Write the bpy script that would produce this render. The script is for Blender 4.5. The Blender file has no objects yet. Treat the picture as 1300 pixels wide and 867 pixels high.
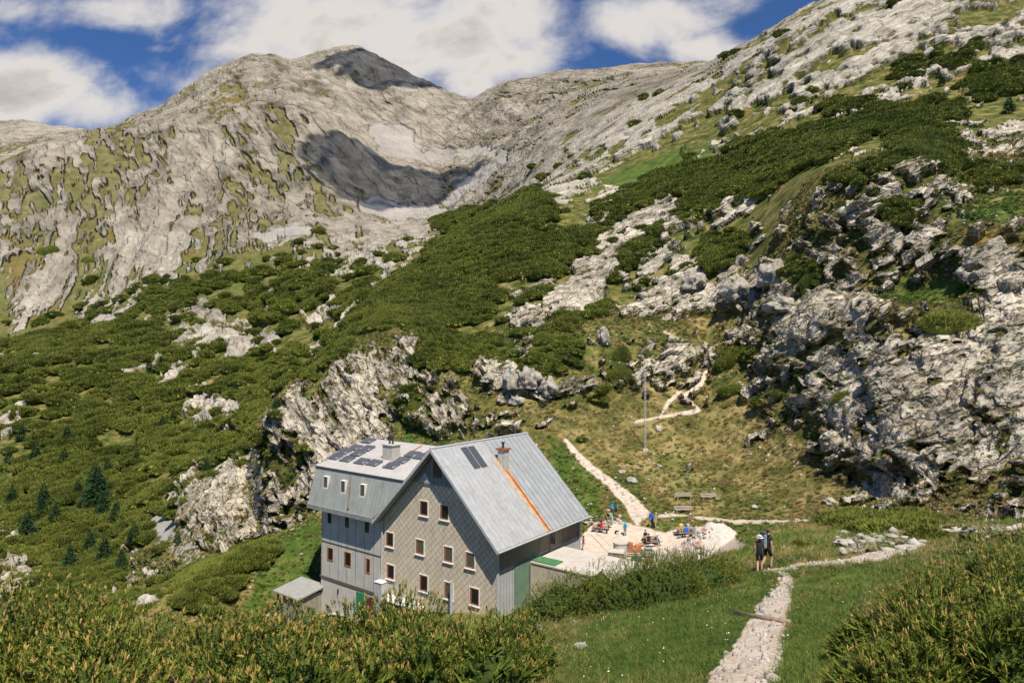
import bpy, bmesh, math, random, time
import numpy as np
from mathutils import Vector, Matrix
T0 = time.time()
rnd = random.Random(7); RS = np.random.RandomState(11)
sc = bpy.context.scene; COL = sc.collection
# ------------------------------------------------------------------ camera
F, PITCH, ROLL = 809.225, 0.024, -0.006
cr, sr, cp, sp = math.cos(ROLL), math.sin(ROLL), math.cos(PITCH), math.sin(PITCH)
cam = bpy.data.cameras.new('camera'); camo = bpy.data.objects.new('camera', cam); COL.objects.link(camo)
cam.sensor_width = 36; cam.lens = 36*F/1300; cam.clip_start = .1; cam.clip_end = 20000
u0 = Vector((0, -sp, cp)); ex = Vector((1, 0, 0)); fw = Vector((0, cp, sp))
rt_ = cr*ex - sr*u0; up_ = sr*ex + cr*u0
M = Matrix((rt_, up_, -fw)).transposed().to_4x4(); camo.matrix_world = M
sc.camera = camo
def ray(px, py):            # direction with forward part 1 for photo pixel (1300 x 867)
    dx = px-650; dy = -(py-433.5)
    x = dx*cr+dy*sr; y = -dx*sr+dy*cr
    return x/F, cp-y/F*sp, sp+y/F*cp
def at(px, py, Y):
    r = ray(px, py); k = Y/r[1]
    return Vector((r[0]*k, Y, r[2]*k))
def proj(P):
    P = np.asarray(P); d = P[..., 1]*cp+P[..., 2]*sp; y = -P[..., 1]*sp+P[..., 2]*cp; x = P[..., 0]
    x = x/d*F; y = y/d*F
    return 650+x*cr-y*sr, 433.5-(x*sr+y*cr)
# ------------------------------------------------------------------ light
SUN = Vector((0.17, -0.55, 1.0)).normalized()
sun = bpy.data.lights.new('sun', 'SUN'); suno = bpy.data.objects.new('sun', sun); COL.objects.link(suno)
sun.energy = 4.2; sun.angle = math.radians(.53); sun.color = (1, .94, .82)
suno.rotation_euler = SUN.to_track_quat('Z', 'Y').to_euler()
W = bpy.data.worlds.new('World'); sc.world = W; W.use_nodes = True
sc.view_settings.view_transform = 'Standard'; sc.view_settings.look = 'None'; sc.view_settings.gamma = 1
sc.view_settings.exposure = 0.6
sc.cycles.max_bounces = 4; sc.cycles.diffuse_bounces = 2; sc.cycles.glossy_bounces = 1; sc.cycles.transparent_max_bounces = 4; sc.cycles.transmission_bounces = 1
# ------------------------------------------------------------------ node helper
class NT:
    def __init__(s, nt): s.t = nt; s.n = nt.nodes; s.l = nt.links
    def N(s, typ, **k):
        n = s.n.new(typ)
        for a, b in k.items(): setattr(n, a, b)
        return n
    def L(s, a, b): s.l.new(a, b)
    def math(s, op, a, b=None, c=None, clamp=False):
        n = s.N('ShaderNodeMath', operation=op, use_clamp=clamp)
        for i, v in enumerate((a, b, c)):
            if v is None: continue
            if hasattr(v, 'links'): s.L(v, n.inputs[i])
            else: n.inputs[i].default_value = v
        return n.outputs[0]
    def mix(s, f, a, b, typ='MIX'):
        n = s.N('ShaderNodeMix', data_type='RGBA', blend_type=typ)
        for i, v in ((0, f), (6, a), (7, b)):
            if hasattr(v, 'links'): s.L(v, n.inputs[i])
            elif i == 0: n.inputs[0].default_value = v
            else: n.inputs[i].default_value = tuple(v)+((1,) if len(v) == 3 else ())
        return n.outputs[2]
    def ramp(s, f, pts):
        n = s.N('ShaderNodeValToRGB'); e = n.color_ramp.elements
        while len(e) < len(pts): e.new(.5)
        for i, (p, c) in enumerate(pts):
            e[i].position = p; e[i].color = tuple(c)+(1,) if len(c) == 3 else c
        s.L(f, n.inputs[0]); return n.outputs[0]
    def sstep(s, f, a, b):
        n = s.N('ShaderNodeMapRange', interpolation_type='SMOOTHSTEP')
        s.L(f, n.inputs[0]); n.inputs[1].default_value = a; n.inputs[2].default_value = b
        return n.outputs[0]
    def noise(s, vec, scale, detail=4, rough=.55, dist=0):
        n = s.N('ShaderNodeTexNoise'); n.inputs['Scale'].default_value = scale; n.inputs['Detail'].default_value = detail
        n.inputs['Roughness'].default_value = rough; n.inputs['Distortion'].default_value = dist
        if vec is not None: s.L(vec, n.inputs['Vector'])
        return n.outputs[0]
# ------------------------------------------------------------------ sky
w = NT(W.node_tree); w.n.clear()
out = w.N('ShaderNodeOutputWorld'); bg = w.N('ShaderNodeBackground'); bg.inputs[1].default_value = .125
sky = w.N('ShaderNodeTexSky', sky_type='NISHITA', sun_disc=False)
sky.sun_elevation = math.asin(SUN.z); sky.sun_rotation = math.atan2(SUN.x, SUN.y)
sky.altitude = 1800; sky.air_density = 1.0; sky.dust_density = .3; sky.ozone_density = 3
tc = w.N('ShaderNodeTexCoord'); sx = w.N('ShaderNodeSeparateXYZ'); w.L(tc.outputs['Generated'], sx.inputs[0])
yy = w.math('MAXIMUM', sx.outputs[1], .05)
tx = w.math('DIVIDE', sx.outputs[0], yy); tz = w.math('DIVIDE', sx.outputs[2], yy)
cmb = w.N('ShaderNodeCombineXYZ'); w.L(tx, cmb.inputs[0]); w.L(w.math('MULTIPLY', tz, 1.5), cmb.inputs[1])
front = w.sstep(sx.outputs[1], .15, .3)
nA = w.noise(cmb.outputs[0], 5.5, 9, .6, .25); nB = w.noise(cmb.outputs[0], 2.2, 5, .5)
def T(px, py): return (px-650)/F, (433.5+18-py)/F
blobs = [(20, 112, 120, 52, 1.2), (120, 138, 110, 32, 1.0), (150, 12, 110, 34, 1.0), (240, 105, 85, 40, .85), (330, 50, 110, 75, 1.0), (450, 30, 190, 100, 1.3),
         (600, 35, 130, 78, 1.25), (592, 100, 48, 40, 1.1), (825, 15, 95, 50, 1.1), (905, 55, 95, 24, 1.0), (880, -5, 80, 24, .8), (5, 10, 40, 24, .8), (210, 60, 60, 12, .5), (770, 75, 60, 20, .55),
         (-250, 60, 250, 90, 1.0), (1300, -150, 200, 60, 1), (400, -160, 300, 60, 1), (1750, 60, 250, 90, 1), (700, -350, 400, 90, .9)]
acc = None
for bx, by, rx, ry, a in blobs:
    cx, cz = T(bx, by)
    d = w.math('ADD', w.math('POWER', w.math('DIVIDE', w.math('SUBTRACT', tx, cx), rx/F), 2), w.math('POWER', w.math('DIVIDE', w.math('SUBTRACT', tz, cz), ry/F), 2))
    g = w.math('MULTIPLY', w.math('EXPONENT', w.math('MULTIPLY', d, -.7)), a)
    acc = g if acc is None else w.math('MAXIMUM', acc, g)
dens = w.math('ADD', w.math('SUBTRACT', w.math('MULTIPLY', acc, 1.15), .66), w.math('MULTIPLY', w.math('SUBTRACT', nA, .5), 2.4))
dens = w.math('ADD', dens, w.math('MULTIPLY', w.math('SUBTRACT', nB, .5), .5))
cf = w.math('MULTIPLY', w.sstep(dens, -.30, .55), front)
# behind the viewer: broken noise clouds for even sky light
core = w.sstep(dens, .3, 1.3)
nC = w.noise(cmb.outputs[0], 9, 6, .6, .1)
ccol = w.ramp(w.math('ADD', w.math('MULTIPLY', core, .75), w.math('MULTIPLY', nC, .45)), [(.0, (3.7, 3.65, 3.7)), (.45, (4.0, 3.75, 3.55)), (1.0, (2.35, 2.2, 2.12))])
blue = w.mix(1.0, sky.outputs[0], (.30, .43, .60), 'MULTIPLY')
w.L(w.mix(cf, blue, ccol), bg.inputs[0]); w.L(bg.outputs[0], out.inputs[0])
# ------------------------------------------------------------------ noise
PERM = RS.permutation(4096).astype(np.int64); PERM = np.concatenate([PERM, PERM, PERM])
GR = RS.normal(size=(4096, 3)); GR /= np.linalg.norm(GR, axis=1)[:, None]; GR = GR.astype(np.float32)
RV = RS.rand(4096, 4).astype(np.float32)
def hsh(i, j, k): return PERM[PERM[PERM[i & 4095]+(j & 4095)]+(k & 4095)]
def perlin(P):
    I = np.floor(P).astype(np.int64); f = (P-I).astype(np.float32); u = f*f*f*(f*(f*6-15)+10)
    r = 0
    for a in (0, 1):
        wa = u[:, 0] if a else 1-u[:, 0]
        for b in (0, 1):
            wb = u[:, 1] if b else 1-u[:, 1]
            for c in (0, 1):
                wc = u[:, 2] if c else 1-u[:, 2]
                g = GR[hsh(I[:, 0]+a, I[:, 1]+b, I[:, 2]+c)]
                r = r+wa*wb*wc*((f[:, 0]-a)*g[:, 0]+(f[:, 1]-b)*g[:, 1]+(f[:, 2]-c)*g[:, 2])
    return r*1.5      # about -1..1
def facet(P):             # blocky faceted cells: each cell is a tilted plane
    I = np.floor(P-.5).astype(np.int64)
    best = np.full(len(P), 9., np.float32); sec = best.copy(); val = np.zeros(len(P), np.float32)
    for a in (0, 1):
        for b in (0, 1):
            for c in (0, 1):
                h = hsh(I[:, 0]+a, I[:, 1]+b, I[:, 2]+c); R = RV[h]
                D = (P-(np.stack([I[:, 0]+a, I[:, 1]+b, I[:, 2]+c], 1)+.5+(R[:, :3]-.5)*.9)).astype(np.float32)
                d = (D*D).sum(1); v = (R[:, 3]-.5)*1.2+(D*GR[h]).sum(1)*.9
                m = d < best
                sec = np.where(m, best, np.minimum(sec, d)); val = np.where(m, v, val); best = np.where(m, d, best)
    edge = np.sqrt(sec)-np.sqrt(best)
    return val, edge
def sst(x, a, b):
    t = np.clip((x-a)/(b-a), 0, 1); return t*t*(3-2*t)
# ------------------------------------------------------------------ terrain contours, near to far: (photo x, photo y or 'z', distance)
def z2y(px, d, z): return float(proj(np.array([[(px-650)/F*d, d, z]]))[1][0])
QUAL = 1.0
xs = np.concatenate([np.arange(-260, -20, 5), np.arange(-20, 1320, 1.25/QUAL), np.arange(1320, 1561, 5)])
NC = len(xs); NR = int(1050*QUAL)
def smooth(a, n=5):
    k = np.hanning(2*n+3)[1:-1]; k /= k.sum(); p = np.pad(a, n, mode='edge'); return np.convolve(p, k, 'valid')
def Cz(pts):       # pts: (px, d, z)
    p = np.array(pts, float); d = np.interp(xs, p[:, 0], p[:, 1]); z = np.interp(xs, p[:, 0], p[:, 2])
    y = proj(np.stack([(xs-650)/F*d, d, z], 1))[1]
    return smooth(y, 12), smooth(d, 12)
def Cy(pts):       # pts: (px, d, y)
    p = np.array(pts, float); return smooth(np.interp(xs, p[:, 0], p[:, 2])), smooth(np.exp(np.interp(xs, p[:, 0], np.log(p[:, 1]))))
CON = [
 Cz([(-260, 1, -1.7), (1560, 1, -1.6)]),
 Cz([(-260, 4, -3.0), (700, 4, -2.9), (1560, 4, -2.6)]),
 Cz([(-260, 9, -5.2), (650, 9, -5.1), (950, 9, -4.7), (1300, 9, -4.4), (1560, 9, -4.3)]),
 Cz([(-260, 17, -8.6), (400, 17, -8.2), (700, 17, -7.8), (950, 17, -7.0), (1300, 17, -6.2), (1560, 17, -6)]),
 Cz([(-260, 28, -13.2), (0, 28, -13), (400, 28, -12.2), (700, 28, -11.6), (860, 28, -10.6), (950, 28, -9.75), (1000, 28, -9.5), (1100, 28, -8.9), (1300, 28, -8.4), (1560, 28, -8)]),
 Cz([(-260, 45, -22), (100, 46, -22), (215, 55, -24.8), (260, 58, -25.8), (325, 60, -26.2), (400, 61.5, -26.4), (450, 59, -25.2), (500, 55, -22.9), (545, 53, -21.8), (600, 50.5, -20.7), (640, 49.5, -20.6), (700, 50, -20.3), (760, 50, -19.7), (850, 52.5, -19.4), (900, 52, -17.6), (950, 46, -13.6), (990, 44, -12.5), (1040, 45, -12.5), (1100, 47, -12.6), (1200, 44, -11.6), (1300, 41, -10.6), (1560, 40, -9)]),
 Cy([(-260, 48, 850), (0, 50, 850), (100, 55, 835), (150, 60, 815), (215, 66, 768), (260, 70, 732), (300, 74, 710), (340, 77, 688), (400, 80, 655), (450, 80, 640), (500, 79, 650), (545, 78, 655), (600, 77, 652), (640, 76, 655), (700, 75, 656), (760, 74, 660), (850, 72.5, 665), (900, 72, 664), (950, 70, 663), (1000, 68, 661), (1100, 62, 656), (1150, 58, 655), (1200, 53, 661), (1300, 48, 662), (1560, 46, 670)]),
 Cy([(-260, 100, 800), (0, 100, 795), (100, 105, 782), (150, 106, 770), (215, 106, 742), (260, 108, 718), (300, 108, 712), (340, 103, 712), (370, 100, 702), (400, 98, 692), (440, 95, 650), (480, 94, 620), (500, 93, 612), (545, 92, 606), (600, 90, 600), (640, 90, 597), (700, 90, 592), (800, 90, 588), (900, 90, 585), (980, 84, 588), (1040, 76, 612), (1100, 68, 632), (1150, 61.5, 644), (1200, 56, 650), (1300, 51, 645), (1560, 49, 640)]),
 Cy([(-260, 150, 700), (0, 150, 700), (100, 150, 692), (150, 148, 690), (215, 140, 665), (260, 132, 640), (300, 122, 655), (325, 115, 690), (340, 110, 700), (370, 108, 670), (400, 106, 640), (450, 104, 605), (500, 104, 575), (560, 104, 552), (600, 104, 535), (640, 103, 515), (700, 103, 505), (760, 106, 490), (820, 110, 472), (900, 112, 470), (950, 104, 480), (985, 92, 500), (1000, 86, 545), (1040, 78, 592), (1100, 70.5, 622), (1140, 64, 636), (1200, 58.5, 640), (1300, 53.5, 632), (1560, 51, 600)]),
 Cy([(-260, 190, 600), (0, 190, 605), (150, 190, 600), (215, 175, 600), (260, 165, 590), (300, 150, 590), (325, 140, 600), (334, 120, 570), (340, 113, 535), (370, 115, 505), (400, 117, 490), (450, 121, 447), (500, 123, 428), (545, 122, 440), (600, 114, 475), (640, 112, 465), (700, 113, 440), (760, 114, 432), (800, 118, 428), (850, 122, 425), (900, 122, 440), (950, 114, 440), (990, 100, 428), (1040, 90, 400), (1100, 83, 385), (1200, 76, 405), (1240, 73, 415), (1300, 69, 410), (1560, 62, 400)]),
 Cy([(-260, 215, 560), (0, 215, 560), (150, 215, 560), (260, 200, 555), (300, 180, 550), (325, 165, 545), (340, 117, 532), (370, 123, 497), (400, 127, 481), (450, 140, 425), (500, 150, 396), (545, 157, 390), (600, 158, 385), (640, 156, 378), (700, 150, 378), (760, 146, 385), (800, 144, 388), (850, 140, 388), (900, 134, 398), (950, 122, 398), (990, 108, 390), (1040, 98, 378), (1100, 92, 370), (1150, 89, 376), (1200, 84, 382), (1240, 80, 376), (1300, 76, 362), (1560, 70, 350)]),
 Cy([(-260, 250, 515), (0, 250, 515), (150, 250, 510), (260, 240, 500), (300, 225, 500), (325, 200, 510), (340, 121, 530), (370, 130, 494), (400, 137, 476), (450, 160, 408), (500, 185, 364), (545, 205, 333), (600, 222, 300), (640, 232, 280), (700, 236, 266), (760, 230, 262), (800, 222, 262), (850, 208, 262), (900, 192, 262), (950, 166, 272), (990, 142, 268), (1040, 118, 238), (1100, 106, 218), (1150, 102, 212), (1190, 99, 218), (1215, 90, 280), (1240, 86, 300), (1300, 84, 290), (1560, 80, 270)]),
 Cy([(-260, 300, 465), (0, 300, 462), (150, 300, 452), (260, 300, 445), (300, 290, 450), (325, 265, 480), (340, 160, 570), (370, 170, 525), (400, 185, 500), (450, 215, 435), (500, 240, 388), (545, 260, 352), (600, 275, 316), (640, 280, 292), (660, 290, 270), (700, 300, 245), (760, 295, 232), (850, 270, 215), (900, 250, 212), (950, 215, 218), (990, 190, 212), (1040, 165, 200), (1100, 148, 190), (1150, 140, 186), (1200, 130, 195), (1240, 124, 205), (1300, 118, 205), (1560, 110, 190)]),
 Cy([(-260, 420, 440), (0, 420, 436), (100, 430, 420), (150, 430, 400), (215, 440, 366), (300, 460, 338), (340, 465, 325), (400, 475, 312), (500, 490, 300), (560, 490, 295), (600, 480, 288), (640, 440, 270), (700, 420, 220), (760, 385, 192), (850, 340, 160), (900, 320, 150), (950, 290, 142), (1000, 265, 136), (1100, 235, 120), (1200, 212, 118), (1300, 190, 125), (1560, 170, 110)]),
 Cy([(-260, 540, 360), (0, 560, 335), (100, 600, 300), (200, 620, 265), (300, 640, 245), (400, 640, 250), (450, 650, 262), (500, 660, 276), (560, 650, 272), (600, 620, 258), (640, 560, 228), (700, 520, 180), (760, 480, 152), (850, 430, 122), (900, 405, 103), (950, 375, 72), (1000, 350, 48), (1050, 335, 30), (1100, 325, 14), (1200, 300, -5), (1300, 285, -12), (1560, 260, -60)]),
 Cy([(-260, 700, 250), (0, 750, 208), (50, 760, 190), (100, 790, 173), (150, 810, 162), (200, 820, 150), (260, 820, 143), (320, 810, 136), (360, 800, 133), (400, 800, 136), (430, 800, 152), (470, 810, 190), (500, 830, 207), (560, 860, 214), (600, 820, 210), (640, 740, 185), (700, 690, 148), (760, 640, 120), (800, 610, 108), (850, 580, 98), (900, 560, 84), (940, 520, 62), (975, 480, 40), (1000, 460, 24), (1040, 440, 4), (1100, 420, -25), (1200, 390, -60), (1300, 370, -85), (1560, 340, -130)]),
 Cy([(-260, 950, 270), (0, 1000, 235), (50, 1000, 214), (100, 1000, 192), (150, 1000, 176), (200, 980, 158), (260, 960, 150), (320, 940, 147), (380, 930, 149), (430, 930, 172), (470, 935, 204), (500, 960, 213), (560, 980, 214), (600, 950, 198), (640, 900, 170), (700, 850, 136), (760, 820, 110), (800, 800, 100), (850, 780, 93), (900, 760, 90), (940, 720, 85), (975, 700, 70), (1000, 680, 60), (1100, 600, 10), (1200, 550, -20), (1300, 500, -45), (1560, 450, -90)]),
 Cy([(-260, 1500, 220), (0, 1500, 205), (50, 1500, 200), (100, 1450, 186), (150, 1350, 172), (200, 1250, 150), (260, 1200, 128), (320, 1200, 108), (380, 1200, 108), (430, 1180, 125), (470, 1150, 160), (500, 1100, 178), (560, 1100, 178), (600, 1080, 160), (640, 1000, 140), (700, 950, 118), (760, 920, 99), (800, 900, 93), (850, 880, 88), (900, 860, 85), (940, 850, 84), (975, 800, 84), (1100, 700, 30), (1300, 600, -10), (1560, 560, -60)]),
 Cy([(-260, 2500, 215), (-100, 2500, 165), (0, 2400, 156), (30, 2400, 154), (60, 2400, 161), (95, 2400, 165), (140, 2200, 170), (170, 1600, 150), (200, 1550, 140), (240, 1500, 113), (280, 1480, 87), (320, 1480, 70), (345, 1480, 70), (370, 1500, 78), (400, 1520, 73), (430, 1560, 65), (455, 1600, 58), (480, 1580, 72), (530, 1500, 102), (570, 1430, 122), (600, 1350, 129), (640, 1200, 108), (700, 1120, 96), (740, 1090, 89), (800, 1050, 86), (850, 1020, 82), (900, 1000, 82), (940, 1000, 84), (975, 1000, 90), (1100, 900, 60), (1300, 800, 30), (1560, 700, 0)]),
 Cy([(-260, 3400, 330), (600, 2600, 300), (1000, 2000, 250), (1560, 1400, 200)]),
]
def pchip(x, y, xq):
    h = np.diff(x); d = np.diff(y, axis=-1)/h
    m = np.zeros_like(y)
    s = (np.sign(d[..., 1:])*np.sign(d[..., :-1])) > 0
    w1 = 2*h[1:]+h[:-1]; w2 = h[1:]+2*h[:-1]
    with np.errstate(divide='ignore', invalid='ignore'):
        hm = (w1+w2)/(w1/d[..., :-1]+w2/d[..., 1:])
    m[..., 1:-1] = np.where(s, hm, 0); m[..., 0] = d[..., 0]; m[..., -1] = d[..., -1]
    i = np.clip(np.searchsorted(x, xq)-1, 0, len(x)-2); t = (xq-x[i])/h[i]
    return (2*t**3-3*t**2+1)*y[..., i]+(t**3-2*t**2+t)*h[i]*m[..., i]+(-2*t**3+3*t**2)*y[..., i+1]+(t**3-t**2)*h[i]*m[..., i+1]
CY = np.stack([c[0] for c in CON], 1); CD = np.log(np.stack([c[1] for c in CON], 1))    # NC x K
K = CY.shape[1]; kx = np.arange(K, dtype=float); SUB = 24
sq = np.linspace(0, K-1, (K-1)*SUB+1)
Yf = pchip(kx, CY, sq); Df = pchip(kx, CD, sq)
dy = np.diff(Yf, axis=1); dd = np.diff(Df, axis=1)
mea = np.where(dy < 0, -dy, 0)+14*np.abs(dd)+np.where(dy > 0, dy, 0)*.25+.15
near = (Yf[:, 1:] > 900); mea = np.where(near, mea*.12, mea)
cum = np.concatenate([np.zeros((NC, 1)), np.cumsum(mea, 1)], 1); cum /= cum[:, -1:]
tq = np.linspace(0, 1, NR)
Sg = np.stack([np.interp(tq, cum[i], sq) for i in range(NC)])
Yg = np.stack([np.interp(Sg[i], sq, Yf[i]) for i in range(NC)]); Dg = np.exp(np.stack([np.interp(Sg[i], sq, Df[i]) for i in range(NC)]))
PX = np.repeat(xs[:, None], NR, 1)
dyy = -(Yg-433.5); dx = PX-650; rx = dx*cr+dyy*sr; ry = -dx*sr+dyy*cr
kk = Dg/(cp-ry/F*sp)
BASE = np.stack([rx/F*kk, Dg, (sp+ry/F*cp)*kk], -1)    # NC x NR x 3
def normals(G):
    a = np.gradient(G, axis=0); b = np.gradient(G, axis=1); n = np.cross(a, b)
    n /= np.linalg.norm(n, axis=-1, keepdims=True)+1e-9
    return np.where(n[..., 2:] < 0, -n, n)
N0 = normals(BASE)
print('base', time.time()-T0)
# ------------------------------------------------------------------ what grows where (regions of the terrain)
def grid(txt, y0=25):
    rows = [[int(c) for c in r.strip()] for r in txt.strip().split('\n')]
    return np.array(rows, float)/9
GRK = grid('''
99999999999999999998767667
99999999999999999887766566
99999478999998777666654322
99778788999999876444311246
55577778999998731011267762
66677778788846133763678811
76676764453111237533678977
76432132110015853368863116
22115433233112133564786656
10004110186325662523699999
21011428974753100111499987
11000211861120000111289786
00111677800000000000056567
21111263000000000000012454
51143111000000000000000000
41111000000000000000000000
00000000000000000000000000
00000000000000000000000000''')
GPN = grid('''
00000000000000000000000000
00000000000000000000000000
00000000000000000000000001
01000000000000000000000000
00000000000000000000000000
00000000000000000000000000
00000004550000000000000000
01488487765420000000000000
46985656620220000000000000
87867688410320000000000000
68988680000000000000000000
48889860000000000000000000
79977200000000000000000000
89973000000000000000000000
58851400000000000000000000
48860000000000000000000000
00000000000000000000000000
00000000000000000000000000''')
def gsample(G, px, y):
    u = np.clip(px/50-.5, 0, G.shape[1]-1.001); v = np.clip(y/50-.5, 0, G.shape[0]-1.001)
    i = u.astype(int); j = v.astype(int); a = u-i; b = v-j
    return (G[j, i]*(1-a)+G[j, i+1]*a)*(1-b)+(G[j+1, i]*(1-a)+G[j+1, i+1]*a)*b
# signed distance to polygons, rasterised on a 2 px lattice
LX = np.arange(-20, 1322, 2.); LY = np.arange(-20, 902, 2.); GX, GY = np.meshgrid(LX, LY)
def sdf(poly):
    p = np.array(poly, float); q = np.roll(p, -1, 0); ins = np.zeros(GX.shape, bool); dm = np.full(GX.shape, 1e9)
    for (x0, y0), (x1, y1) in zip(p, q):
        ex_, ey = x1-x0, y1-y0
        t = np.clip(((GX-x0)*ex_+(GY-y0)*ey)/(ex_*ex_+ey*ey+1e-9), 0, 1)
        dm = np.minimum(dm, np.hypot(GX-x0-t*ex_, GY-y0-t*ey))
        c = ((y0 > GY) != (y1 > GY)) & (GX < (x1-x0)*(GY-y0)/(y1-y0+1e-12)+x0); ins ^= c
    return np.where(ins, dm, -dm)
def polys(L):
    r = np.full(GX.shape, -60.)
    for p in L: r = np.maximum(r, sdf(p))
    return np.clip(r, -60, 60)
def psamp(R, px, y):
    u = np.clip((px+20)/2, 0, R.shape[1]-1.001); v = np.clip((y+20)/2, 0, R.shape[0]-1.001)
    i = u.astype(int); j = v.astype(int); a = u-i; b = v-j
    return (R[j, i]*(1-a)+R[j, i+1]*a)*(1-b)+(R[j+1, i]*(1-a)+R[j+1, i+1]*a)*b
def strip(pts):        # centre line with half width -> polygon
    L = []; R_ = []
    for k, (x, y, h) in enumerate(pts):
        a = pts[max(k-1, 0)]; b = pts[min(k+1, len(pts)-1)]; dx_, dy_ = b[0]-a[0], b[1]-a[1]; l = math.hypot(dx_, dy_)
        L.append((x-dy_/l*h, y+dx_/l*h)); R_.append((x+dy_/l*h, y-dx_/l*h))
    return L+R_[::-1]
PINE = polys([
 [(400,485),(462,423),(504,416),(552,430),(594,413),(635,399),(632,354),(687,354),(711,350),(760,312),(781,281),(833,252),(871,256),(919,242),(968,246),(1016,221),(1058,196),(1113,168),(1213,155),(1217,146),(1196,138),(1120,143),(1071,158),(954,183),(919,204),(850,225),(833,230),(763,268),(746,289),(710,300),(700,262),(690,250),(640,262),(600,292),(560,325),(500,365),(450,410),(400,475)],
 [(504,444),(560,425),(632,430),(622,480),(556,470),(504,470)], [(640,465),(735,416),(725,460),(690,480),(640,482)],
 [(712,410),(785,385),(780,395),(720,420)], [(801,300),(846,278),(836,312),(781,360),(753,372),(767,350)],
 [(655,385),(665,372),(700,365),(702,378)], [(552,285),(608,270),(600,285),(580,290)],
 [(881,323),(905,302),(950,302),(940,325),(905,343)], [(1120,172),(1196,172),(1225,205),(1195,222),(1160,205)],
 [(1058,226),(1113,207),(1170,203),(1092,229)], [(1237,220),(1293,220),(1290,232),(1240,233)],
 [(1215,110),(1300,75),(1300,112),(1250,124)], [(1037,131),(1088,135),(1045,145)], [(865,310),(895,290),(900,300),(875,310)],
 [(850,270),(880,255),(920,245),(905,275),(875,285)], [(1130,95),(1160,88),(1175,95),(1150,100)], [(1190,78),(1240,60),(1240,70),(1195,90)],
 [(905,455),(925,442),(960,445),(965,462),(925,470)], [(1100,252),(1165,262),(1168,280),(1140,285)], [(1010,340),(1050,345),(1048,372),(1030,368)],
 [(225,770),(250,728),(300,700),(345,688),(348,705),(300,745),(262,780)], [(518,505),(545,500),(540,530),(520,540)], [(660,425),(690,415),(720,430),(690,437)],
 [(1040,655),(1140,660),(1190,668),(1180,676),(1080,668)]])
GREEN = polys([[(740,235),(830,200),(905,180),(905,205),(850,225),(790,240)], [(1085,130),(1148,112),(1148,122),(1110,132)], [(1195,262),(1300,240),(1300,285),(1215,282)],
 [(1100,375),(1240,352),(1240,368),(1165,395),(1100,382)], [(260,352),(330,345),(335,365),(290,372)], [(835,668),(1000,664),(1010,692),(950,694),(925,690),(900,672),(860,664)],
 [(330,700),(360,665),(404,640),(404,750),(360,740),(340,770),(300,790)], [(150,600),(175,620),(205,660),(190,680),(165,640)], [(520,540),(560,535),(600,545),(560,560),(500,560)],
 [(720,870),(700,830),(760,770),(900,765),(975,735),(985,760),(945,800),(900,867)], [(1010,740),(1100,720),(1120,760),(1060,800),(1020,867),(1000,840)], [(820,600),(870,640),(1000,655),(960,625),(900,610),(850,560)],
 [(735,665),(760,660),(770,625),(740,590),(700,560),(690,600)], [(625,430),(660,425),(650,445),(610,450)], [(760,450),(705,455),(700,440),(730,425)], [(170,400),(200,415),(190,430)], [(790,680),(850,662),(870,672),(850,680)]])
SCREE = polys([[(462,164),(514,164),(538,195),(632,188),(628,200),(562,209),(504,207),(476,192)], [(450,250),(520,268),(580,262),(590,240),(602,248),(560,280),(500,284),(460,272)],
 [(75,438),(140,405),(200,366),(206,371),(150,408),(80,442)], [(305,303),(400,290),(410,297),(345,310)], [(195,650),(230,665),(260,705),(245,722),(215,700),(190,665)],
 [(590,235),(640,190),(650,205),(605,250),(560,270)]])
BROWN = polys([[(215,143),(300,118),(335,125),(375,132),(330,142),(300,152),(250,146)], [(130,300),(200,300),(260,330),(200,340)], [(1200,285),(1300,285),(1300,315),(1225,310)], [(0,300),(50,310),(90,420),(20,410)]])
PATH = polys([strip([(716,556,2.5),(728,572,4),(750,594,5),(775,613,6.5),(800,636,9),(818,660,13)]), strip([(806,535,1.6),(845,528,2),(889,521,2.5)]), strip([(889,521,2.5),(876,509,2),(862,498,2)]), strip([(862,498,2),(850,509,2.5),(839,527,2)]), strip([(870,502,2),(890,487,3),(899,467,3)]), strip([(1002,742,7),(999,730,5),(985,724,3)]),
 strip([(835,655,2.5),(870,654,1.5),(930,662,2),(1000,662,1.8),(1050,659,1.2),(1080,656,1)]), strip([(938,900,62),(945,865,48),(960,835,34),(970,808,27),(975,790,24),(985,770,19),(992,752,13),(1002,738,9)]),
 strip([(950,729,2),(985,724,3),(1020,718,3.2),(1050,714,2.6),(1080,712,3),(1110,706,5),(1150,700,5)]), strip([(165,622,1),(180,645,1.5),(186,662,1.5)]), strip([(765,236,1),(800,240,1.5),(830,238,1)]),
 strip([(890,480,2),(905,470,2),(880,440,1.5),(850,425,1.2),(820,410,1)])])
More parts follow.
